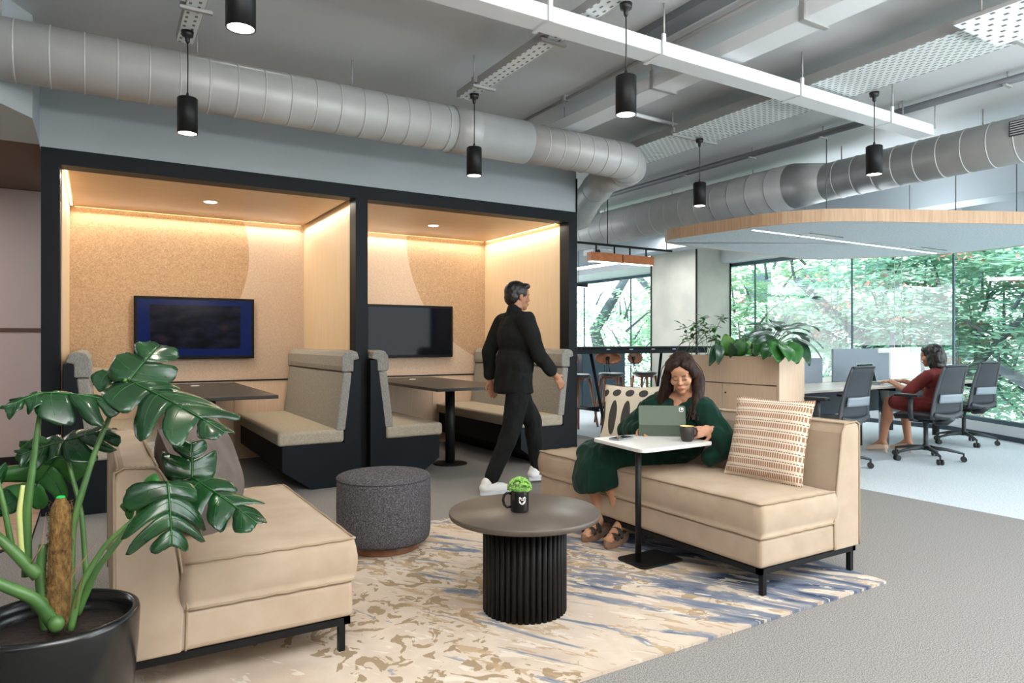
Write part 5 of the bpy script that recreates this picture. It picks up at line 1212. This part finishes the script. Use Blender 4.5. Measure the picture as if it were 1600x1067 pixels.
# dress
g = MB(); R1 = frame((-.88, -.42, 0))
g.ell(chest + V((.0, 0, .01)), (.175, .118, .125), R1); g.ell(chest + V((-.015, -.01, -.08)), (.165, .125, .13), R1); g.ell(pel + V((0, -.005, .05)), (.19, .15, .12), R1)
g.ell(chest + V((-.05, -.02, -.01)), (.12, .07, .08), R1)
C(g, (shR + V((0, 0, .0)), .074), (lerp(shR, neck, .55) + V((0.01, 0, -.012)), .070), (neck + V((.02, .01, -.045)), .068), (lerp(shL, neck, .55) + V((.01, 0, -.012)), .070), (shL + V((0, 0, .0)), .074))
C(g, (shR + V((0, 0, -.005)), .068), (lerp(shR, elR, .5), .068), (elR + V((-.01, .02, -.0)), .068), (lerp(elR, wrR, .8), .05)); C(g, (elR, .055), (elR + V((.0, .0, -.10)), .045))
C(g, (shL + V((0, 0, -.005)), .072), (lerp(shL, elL, .5) + V((0, -.01, 0)), .075), (elL + V((0, -.01, 0)), .070), (lerp(elL, wrL, .72), .05)); C(g, (elL + V((.0, .01, -.02)), .055), (V((3.06, 2.80, .53)), .05))
for q in (-1, 1): C(g, (neck + R1 @ V((q * .070, .01, -.02)), .035), (chest + R1 @ V((q * .052, .085, .055)), .045), (chest + R1 @ V((q * .01, .105, -.03)), .05))
# skirt over the thighs and hanging past the knees
for kk, dz in ((k1, 0), (k2, 0)): C(g, (pel + V((-.02, 0, .0)), .125), (kk + V((.02, 0, .015)), .088))
g.tube([V((2.70, 3.27, .55)), V((2.63, 3.275, .50)), V((2.60, 3.275, .44)), V((2.595, 3.27, .39)), V((2.60, 3.262, .34)), V((2.605, 3.26, .325))], [.13, .155, .16, .168, .172, .165], 24, flat=.62, up=(1, 0, .3))
w1(sculpt(g, 'dress', M['greendress'], wp, .0065, 16, .007, 11))
# lapel collar
for q in (-1, 1):
    p0 = neck + R1 @ V((q * .062, -.02, .01)); p1 = chest + R1 @ V((q * .04, .115, .03)); p2 = chest + R1 @ V((0, .135, -.05))
    w1(MB().tube([p0, lerp(p0, p1, .5) + R1 @ V((q * .012, .03, .01)), p1, p2], [.014, .022, .02, .006], 8, flat=.35, up=(0, 0, 1)).build('collar', M['greendress'], wp))
# neckline skin wedge
# hair: scalp volume, long side curtains and strands
h = MB(); hd.e(h, (0, -.022, .048), (.083, .098, .085)); hd.e(h, (0, -.062, .0), (.080, .062, .10)); 
for q in (-1, 1): hd.e(h, (q * .050, .022, .070), (.040, .062, .040)); hd.e(h, (q * .028, .038, .088), (.032, .048, .026)); hd.e(h, (q * .072, .02, .03), (.020, .045, .05))
def lock(mbx, q, pts, rs): mbx.tube([hd.P(q * x, y, z) if len(p) == 3 else p for p in pts for x, y, z in [p]], rs, 12, flat=.8)
def Wd(p): return V(p)
root = hd.P
sidesL = [root(.062, .02, .06), root(.084, .022, .0), root(.092, .012, -.07), V((2.99, 3.15, .80)), V((2.955, 3.145, .72))]
sidesR = [root(-.062, .0, .06), root(-.085, -.02, .0), root(-.098, -.02, -.07), V((3.06, 2.90, .84)), V((3.02, 2.89, .77))]
def thick(pts, rs): 
    P2 = pts[:]
    for _ in range(1):
        P3 = []
        for i in range(len(P2) - 1): P3 += [P2[i], (P2[i] + P2[i + 1]) / 2]
        P2 = P3 + [P2[-1]]
    P2 = [P2[0]] + [(P2[i - 1] + 2 * P2[i] + P2[i + 1]) / 4 for i in range(1, len(P2) - 1)] + [P2[-1]]; n = len(P2); h.tube(P2, [rs[0] + (rs[1] - rs[0]) * math.sin(PI * i / (n - 1)) for i in range(n)], 14)
thick(sidesL, (.016, .036)); thick([p + V((.03, .02, 0)) for p in sidesL], (.016, .04)); thick(sidesR, (.016, .036)); thick([p + V((.025, .02, .0)) for p in sidesR], (.014, .034))
thick([root(0, -.07, .06), root(0, -.11, -.02), V((3.20, 3.08, .86)), V((3.20, 3.06, .72))], (.03, .07))
hair = w1(sculpt(h, 'hair', M['hair'], wp, .006, 4, .003, 30)); st = MB(); rr = random.Random(2)
for q, sd_ in ((1, sidesL), (-1, sidesR)):
    for i in range(70):
        o_ = V((rr.uniform(-.02, .035), rr.uniform(-.02, .03), 0)); pts = [root(q * rr.uniform(.005, .02), .03 - rr.uniform(0, .08), .118)] + [root(q * .055, rr.uniform(-.03, .05), .095)] + [p + o_ + V((rr.uniform(-.012, .012), rr.uniform(-.012, .012), 0)) for p in sd_]
        pts[-1] += V((rr.uniform(-.02, .02), rr.uniform(-.02, .02), rr.uniform(-.03, .04))); B_ = []
        for a_, b_ in zip(pts, pts[1:]):
            for k in range(3): B_.append(a_.lerp(b_, k / 3))
        B_.append(pts[-1]); 
        for _ in range(2): B_ = [B_[0]] + [(B_[j - 1] + 2 * B_[j] + B_[j + 1]) / 4 for j in range(1, len(B_) - 1)] + [B_[-1]]
        st.tube(B_, .0022, 4, caps=False)
o = w1(st.build('hair_strands', M['hairstrand'], wp)); o['kind'] = 'stuff'
w1(MB().ell(hd.P(.083, -.002, -.028), .005).build('earring', M['steel'], wp))
# sandals
for i, (ak, fd, lab) in enumerate(((a1, fdir, 'left'), (a2, f2, 'right'))):
    s_ = thing('sandal', 'dark strappy sandal with tan platform sole on the woman\'s %s foot' % ('further (photo left)' if i == 0 else 'nearer (photo right)'), 'sandal', (ak.x, ak.y, .0155), 0, 'platform sandals'); ivs = Matrix.Translation((-ak.x, -ak.y, -.0155))
    fh = V((fd.x, fd.y, 0)).normalized(); sv = V((fh.y, -fh.x, 0)); cn = V((ak.x, ak.y, 0)) + fh * .07
    out = [cn + fh * (.148 * math.cos(a)) + sv * ((.046 if math.cos(a) > 0 else .036) * math.sin(a)) for a in [2 * PI * k / 28 for k in range(28)]]
    m0 = MB(); n = 28; vs = []
    for lv in range(4):
        for k, p in enumerate(out):
            rise = .018 * max(0, -math.cos(2 * PI * k / 28)); z_ = .0158 + (lv / 3) * (.044 + rise); sc_ = (.96, 1, 1, .97)[lv]; vs.append(cn + (p - cn) * sc_ + V((0, 0, z_)))
    m0.add(vs, [(l * n + k, l * n + (k + 1) % n, (l + 1) * n + (k + 1) % n, (l + 1) * n + k) for l in range(3) for k in range(n)] + [tuple(range(n))[::-1], tuple(range(3 * n, 4 * n))], False)
    m0.build('sole', M['sandalsole'], s_).matrix_parent_inverse = ivs
    def strap(f0, wd, hgt, rr_=.046):
        pts = [cn + fh * f0 + sv * (rr_ * math.cos(a)) + V((0, 0, .056 + hgt * math.sin(a))) for a in [PI * k / 12 for k in range(13)]]
        MB().tube(pts, [wd] * 13, 8, flat=.18, up=tuple(V((0, 0, 1)))).build('strap', M['sandal'], s_).matrix_parent_inverse = ivs
    strap(.075, .017, .040, .044); strap(.022, .019, .062, .044)
    pts = [ak + V((0, 0, -.005)) + fh * (.042 * math.cos(a)) * 1.1 + sv * (.040 * math.sin(a)) for a in [2 * PI * k / 20 for k in range(21)]]; MB().tube(pts, .009, 8, flat=1).build('ankle_strap', M['sandal'], s_).matrix_parent_inverse = ivs

# ---------- walking man in black
GX, GY = 2.97, 4.80
wm = thing('person', 'man in black jacket and trousers with white trainers walking past the right booth', 'person', (GX, GY, 0)); 
b = MB(); hd2 = Head((.02, .01, 1.575), (1, -.12, -.05), (0, 0, 1), 1.0); hd2.body(b)
C(b, (V((0, 0, 1.53)), .052), (V((-.02, 0, 1.42)), .06)); b.ell((-.01, 0, 1.25), (.11, .17, .22)); b.ell((-.02, 0, .95), (.12, .16, .16))
sR, sL = V((-.02, -.18, 1.38)), V((-.02, .18, 1.38)); eR, eL = V((.06, -.235, 1.10)), V((-.14, .22, 1.12)); wR, wL = V((.25, -.20, .93)), V((-.12, .23, .88))
C(b, (sR, .05), (eR, .038), (wR, .027)); C(b, (sL, .05), (eL, .038), (wL, .027)); hand(b, wR, (.6, .0, -.75), (-.1, 1, .1), 1, .5); hand(b, wL, (.15, 0, -1), (0, -1, 0), 1, .5)
hR, hL = V((-.02, -.09, .92)), V((-.02, .09, .92)); kR, kL = V((-.10, -.09, .50)), V((.22, .09, .52)); aR, aL = V((-.31, -.10, .10)), V((.27, .10, .12))
C(b, (hR, .085), (kR, .055), (aR, .035)); C(b, (hL, .085), (kL, .055), (aL, .035)); 
body2 = sculpt(b, 'body', M['skin2'], wm, .006, 3); hd2.features(body2, False)
h = MB(); hd2.e(h, (0, -.02, .045), (.082, .10, .088)); hd2.e(h, (0, -.055, .0), (.076, .060, .075)); hd2.e(h, (0, .06, .095), (.05, .04, .025)); sculpt(h, 'hair', M['hairblack'], wm, .006, 3, .004, 30)
j = MB(); j.ell((-.01, 0, 1.24), (.135, .195, .22)); j.ell((-.02, 0, 1.02), (.145, .19, .20)); C(j, (sR + V((0, .02, -.02)), .075), (V((-.02, 0, 1.41)), .07), (sL + V((0, -.02, -.02)), .075)); j.tube([(-.02, 0, 1.10), (-.03, 0, .95), (-.03, 0, .80), (-.03, 0, .785)], [.16, .178, .19, .185], 24, flat=.80, up=(1, 0, 0))
C(j, (sR, .075), (lerp(sR, eR, .6), .068), (eR, .062), (lerp(eR, wR, .75), .05)); C(j, (sL, .075), (lerp(sL, eL, .6), .068), (eL, .062), (lerp(eL, wL, .8), .05)); C(j, (V((-.03, 0, 1.42)), .062), (V((-.02, 0, 1.47)), .058))
sculpt(j, 'jacket', M['blackcloth'], wm, .008, 6, .006, 9)
p = MB(); p.ell((-.02, 0, .90), (.12, .155, .13)); C(p, (hR, .10), (kR, .078), (lerp(kR, aR, .9), .058)); C(p, (hL, .10), (kL, .078), (lerp(kL, aL, .92), .058))
sculpt(p, 'trousers', M['blackcloth'], wm, .008, 5, .006, 10)
for i, (ak, pit, lab) in enumerate(((aR, .0, 'standing on the carpet'), (aL, 0.12, 'stepping forward, partly hidden behind the sofa'))):
    s_ = MB(); base_z = .0 if i == 0 else .02
    f = V((math.cos(pit), 0, math.sin(pit)))
    c0 = V((ak.x, ak.y, 0)); C(s_, (c0 + V((-.05, 0, .055 + base_z)), .042), (c0 + V((.03, 0, .05 + base_z)), .045), (c0 + V((.11, 0, .045 + base_z + pit * .3)), .038), (c0 + V((.155, 0, .035 + base_z + pit * .4)), .03)); C(s_, (c0 + V((-.045, 0, .06 + base_z)), .04), (c0 + V((-.03, 0, .095 + base_z)), .042))
    sh = thing('trainer', 'white leather trainer %s' % lab, 'shoe', (GX + ak.x, GY + ak.y, 0), 0, 'white trainers'); ivt = Matrix.Translation((-ak.x, -ak.y, 0))
    o = sculpt(s_, 'upper', M['shoewhite'], sh, .006, 3); o.matrix_parent_inverse = ivt
    so_ = MB(); out = [(ak.x + .055 + .145 * math.cos(a), ak.y + (.047 if math.cos(a) > 0 else .04) * math.sin(a)) for a in [2 * PI * k / 24 for k in range(24)]]; so_.prism(out, .001 + base_z, .03 + base_z); so_.build('sole', M['white'], sh).matrix_parent_inverse = ivt
    lc = MB()
    for k in range(4): c_ = c0 + V((.045 + .022 * k, 0, .098 - .008 * k + base_z)); lc.tube([c_ + V((0, -.022, -.006)), c_, c_ + V((0, .022, -.006))], .003, 6)
    lc.build('laces', M['tablewhite'], sh).matrix_parent_inverse = ivt

# ---------- woman in red at the desk
GX, GY = 7.44, 3.75
wr_ = thing('person', 'dark-haired woman in a brick red dress typing at the pale desk', 'person', (GX, GY, 0), math.radians(-2))
b = MB(); hd3 = Head((.0, .05, 1.055), (-.18, 1, -.12), (0, -.05, 1), 1.0); hd3.body(b)
C(b, (V((0, .035, 1.01)), .045), (V((0, .0, .90)), .055)); b.ell((0, -.02, .80), (.15, .10, .15)); b.ell((0, -.03, .60), (.16, .13, .15))
sR, sL = V((.16, -.01, .86)), V((-.16, -.01, .86)); eR, eL = V((.22, .17, .68)), V((-.235, .16, .69)); wR, wL = V((.15, .36, .755)), V((-.02, .36, .77))
wL = V((-.08, .43, .775)); wR = V((.15, .43, .775))
C(b, (sR, .048), (eR, .038), (wR, .026)); C(b, (sL, .048), (eL, .038), (wL, .026)); hand(b, wR, (-.15, 1, -.02), (0, .0, -1), -1, .35, .9); hand(b, wL, (.15, 1, -.02), (0, 0, -1), 1, .35, .9)
hR, hL = V((.09, -.02, .56)), V((-.09, -.02, .56)); kR, kL = V((.12, .42, .56)), V((-.10, .44, .56)); aR, aL = V((.14, .38, .13)), V((-.13, .50, .13))
C(b, (hR, .09), (kR, .058), (aR, .036)); C(b, (hL, .09), (kL, .058), (aL, .036)); b.ell(lerp(kR, aR, .35) + V((0, -.01, 0)), (.05, .055, .1)); b.ell(lerp(kL, aL, .35) + V((0, -.01, 0)), (.05, .055, .1))
for ak in (aR, aL): C(b, (ak, .036), (ak + V((0, -.03, -.05)), .03)); C(b, (ak, .036), (ak + V((0, .08, -.055)), .026), (ak + V((0, .14, -.085)), .022))
body3 = sculpt(b, 'body', M['skin2'], wr_, .006, 3); hd3.features(body3, False)
h = MB(); hd3.e(h, (0, -.02, .045), (.084, .10, .085)); hd3.e(h, (0, -.065, -.02), (.088, .065, .12)); hd3.e(h, (0, -.06, -.10), (.085, .055, .06)); hd3.e(h, (-.06, -.015, -.04), (.03, .045, .10)); hd3.e(h, (.06, -.015, -.04), (.03, .045, .10)); hd3.e(h, (-.03, .03, .075), (.05, .05, .035)); sculpt(h, 'hair', M['hairblack'], wr_, .006, 3, .004, 26)
g = MB(); g.ell((0, -.02, .80), (.17, .12, .15)); g.ell((0, -.03, .64), (.175, .14, .17)); C(g, (sR + V((-.02, 0, -.005)), .065), (V((0, -.01, .885)), .06), (sL + V((.02, 0, -.005)), .065)); C(g, (sR, .064), (lerp(sR, eR, .5), .062), (eR, .056)); C(g, (sL, .064), (lerp(sL, eL, .5), .062), (eL, .056))
C(g, (hR, .115), (lerp(hR, kR, .82), .085)); C(g, (hL, .115), (lerp(hL, kL, .82), .085)); C(g, (V((0, .05, .56)), .11), (V((0, .32, .56)), .075))
sculpt(g, 'dress', M['reddress'], wr_, .007, 5, .005, 10)
for i, ak in enumerate((aR, aL)):
    s_ = thing('court_shoe', 'beige heeled shoe of the woman in red, %s' % ('tucked back under the chair' if i == 0 else 'stretched forward under the desk'), 'shoe', (GX + ak.x, GY + ak.y, 0), 0, 'beige heeled shoes')
    m0 = MB(); C(m0, (V((0, -.03, .065)), .033), (V((0, .06, .055)), .033), (V((0, .14, .035)), .027), (V((0, .17, .032)), .020)); o = sculpt(m0, 'upper', M['beigeshoe'], s_, .005, 2); MB().tube([(0, -.035, .05), (0, -.04, .002)], [.02, .013], 10).build('heel', M['beigeshoe'], s_)
